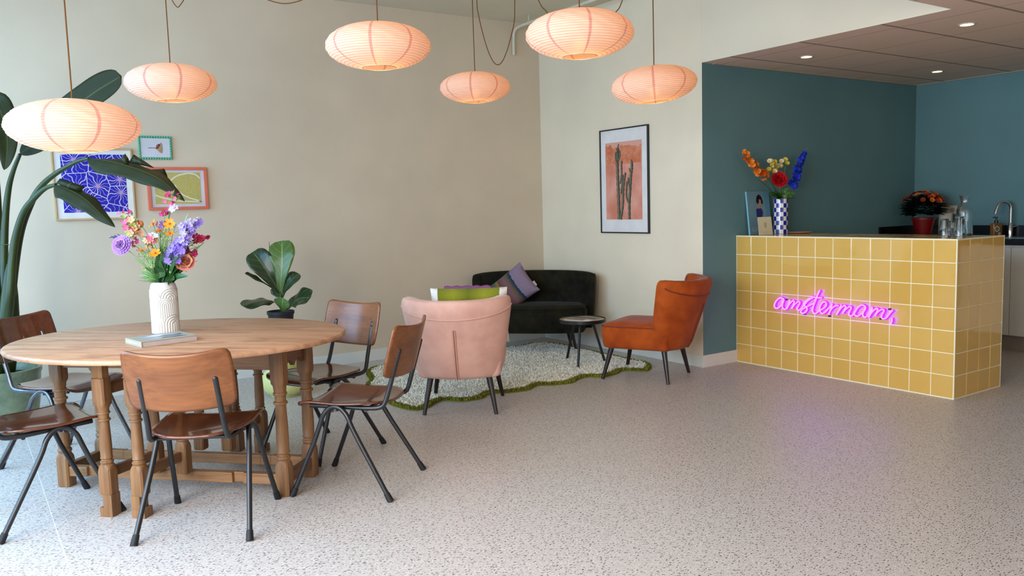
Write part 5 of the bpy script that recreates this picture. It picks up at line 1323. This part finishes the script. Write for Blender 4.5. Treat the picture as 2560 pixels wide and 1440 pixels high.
fstem('small_red_bud', 336, 608, [mag], cluster([(334, 606), (340, 600), (330, 614)], 5, .012, [1], .012), -.02)
fstem('small_red_bud', 372, 612, [mag, pch], cluster([(368, 612), (376, 618)], 6, .011, [1, 2], .012), -.04)
fstem('salvia_spike', 280, 590, [pm('salvia_indigo', (58, 44, 110))], lambda m, tip, d: [leaf(m, [at(310-4*i, 594-.6*i, DT), at(300-4*i, 592+((i*5) % 7)-3, DT), at(292-4*i+((i*3) % 5), 588+((i*7) % 12)-4, DT)], .003, back, 1, seed=i, ns=2, nseg=2) for i in range(6)], .02)
def dotty(m, tip, d):
    for i in range(60):
        b = mth.lerp(at(rb.uniform(350, 470), rb.uniform(560, 680), DT+rb.uniform(-.08, .08)), rb.uniform(.35, 1)); blob(m, b, rb.uniform(.003, .0055), 1)
fstem('green_filler', 452, 585, [grn], dotty, .0)
for i, (x, y) in enumerate(((420, 640), (445, 665), (385, 650), (460, 615), (405, 575), (395, 620), (470, 570), (440, 560), (360, 590), (412, 600), (500, 615), (345, 640), (478, 600), (430, 545))):
    def fr(m, tip, d):
        for k in range(7):
            b = mth.lerp(tip, .35+.1*k); e_ = b+Vector((rb.uniform(-.03, .03), rb.uniform(-.03, .03), rb.uniform(.0, .04))); m.tube([b, e_], .0009, 5, 0); blob(m, e_, .004, 1)
    fstem('green_spray', x, y, [grn], fr, rb.uniform(-.05, .05), .0014)
m = MB()
for i, (x, y, w, k) in enumerate([(455, 688, .034, 0), (436, 700, .030, 0), (412, 690, .030, 0), (462, 672, .026, 0), (420, 660, .028, 0), (398, 650, .022, 0), (386, 688, .024, 0), (404, 614, .026, 0), (362, 668, .012, 0), (470, 690, .02, 0), (446, 640, .026, 0), (430, 628, .022, 0), (384, 668, .022, 0), (400, 632, .022, 0), (424, 676, .026, 0), (450, 662, .024, 0), (412, 650, .022, 0)]):
    tip = at(x, y, DT+rb.uniform(-.09, .02)); b = mth+Vector((rb.uniform(-.02, .02), rb.uniform(-.02, .02), -.01)); leaf(m, [b, b.lerp(tip, .5)+Vector((0, 0, .015)), tip], w, back+Vector((rb.uniform(-.4, .4), 0, .4)), seed=i)
m.build('broad_leaves', dgreen, bq, world=True, angle=80)
m = MB()
for i, (x, y, w) in enumerate([(356, 683, .006), (350, 675, .005), (366, 690, .006), (372, 702, .006), (346, 690, .004), (360, 700, .005), (512, 605, .010), (470, 533, .006), (336, 644, .007), (500, 650, .003), (390, 640, .008), (405, 660, .010), (420, 680, .009), (396, 696, .009), (410, 640, .008), (430, 600, .007), (470, 600, .007), (345, 620, .006)]):
    tip = at(x, y, DT+rb.uniform(-.06, .06)); b = mth.lerp(tip, rb.uniform(.0, .45)); leaf(m, [b, b.lerp(tip, .5)+Vector((0, 0, .01)), tip], w, back+Vector((0, 0, .5)), seed=i)
m.build('narrow_leaves', lgreen, bq, world=True, angle=80)
m = MB()
for i in range(40):
    tip = at(rb.uniform(345, 400), rb.uniform(668, 706), DT+rb.uniform(-.06, .03)); b = mth.lerp(tip, .25); leaf(m, [b, b.lerp(tip, .5), tip], .0018, back, seed=i, nseg=2, ns=2)
m.build('feathery_leaves', mgreen, bq, world=True, angle=80)
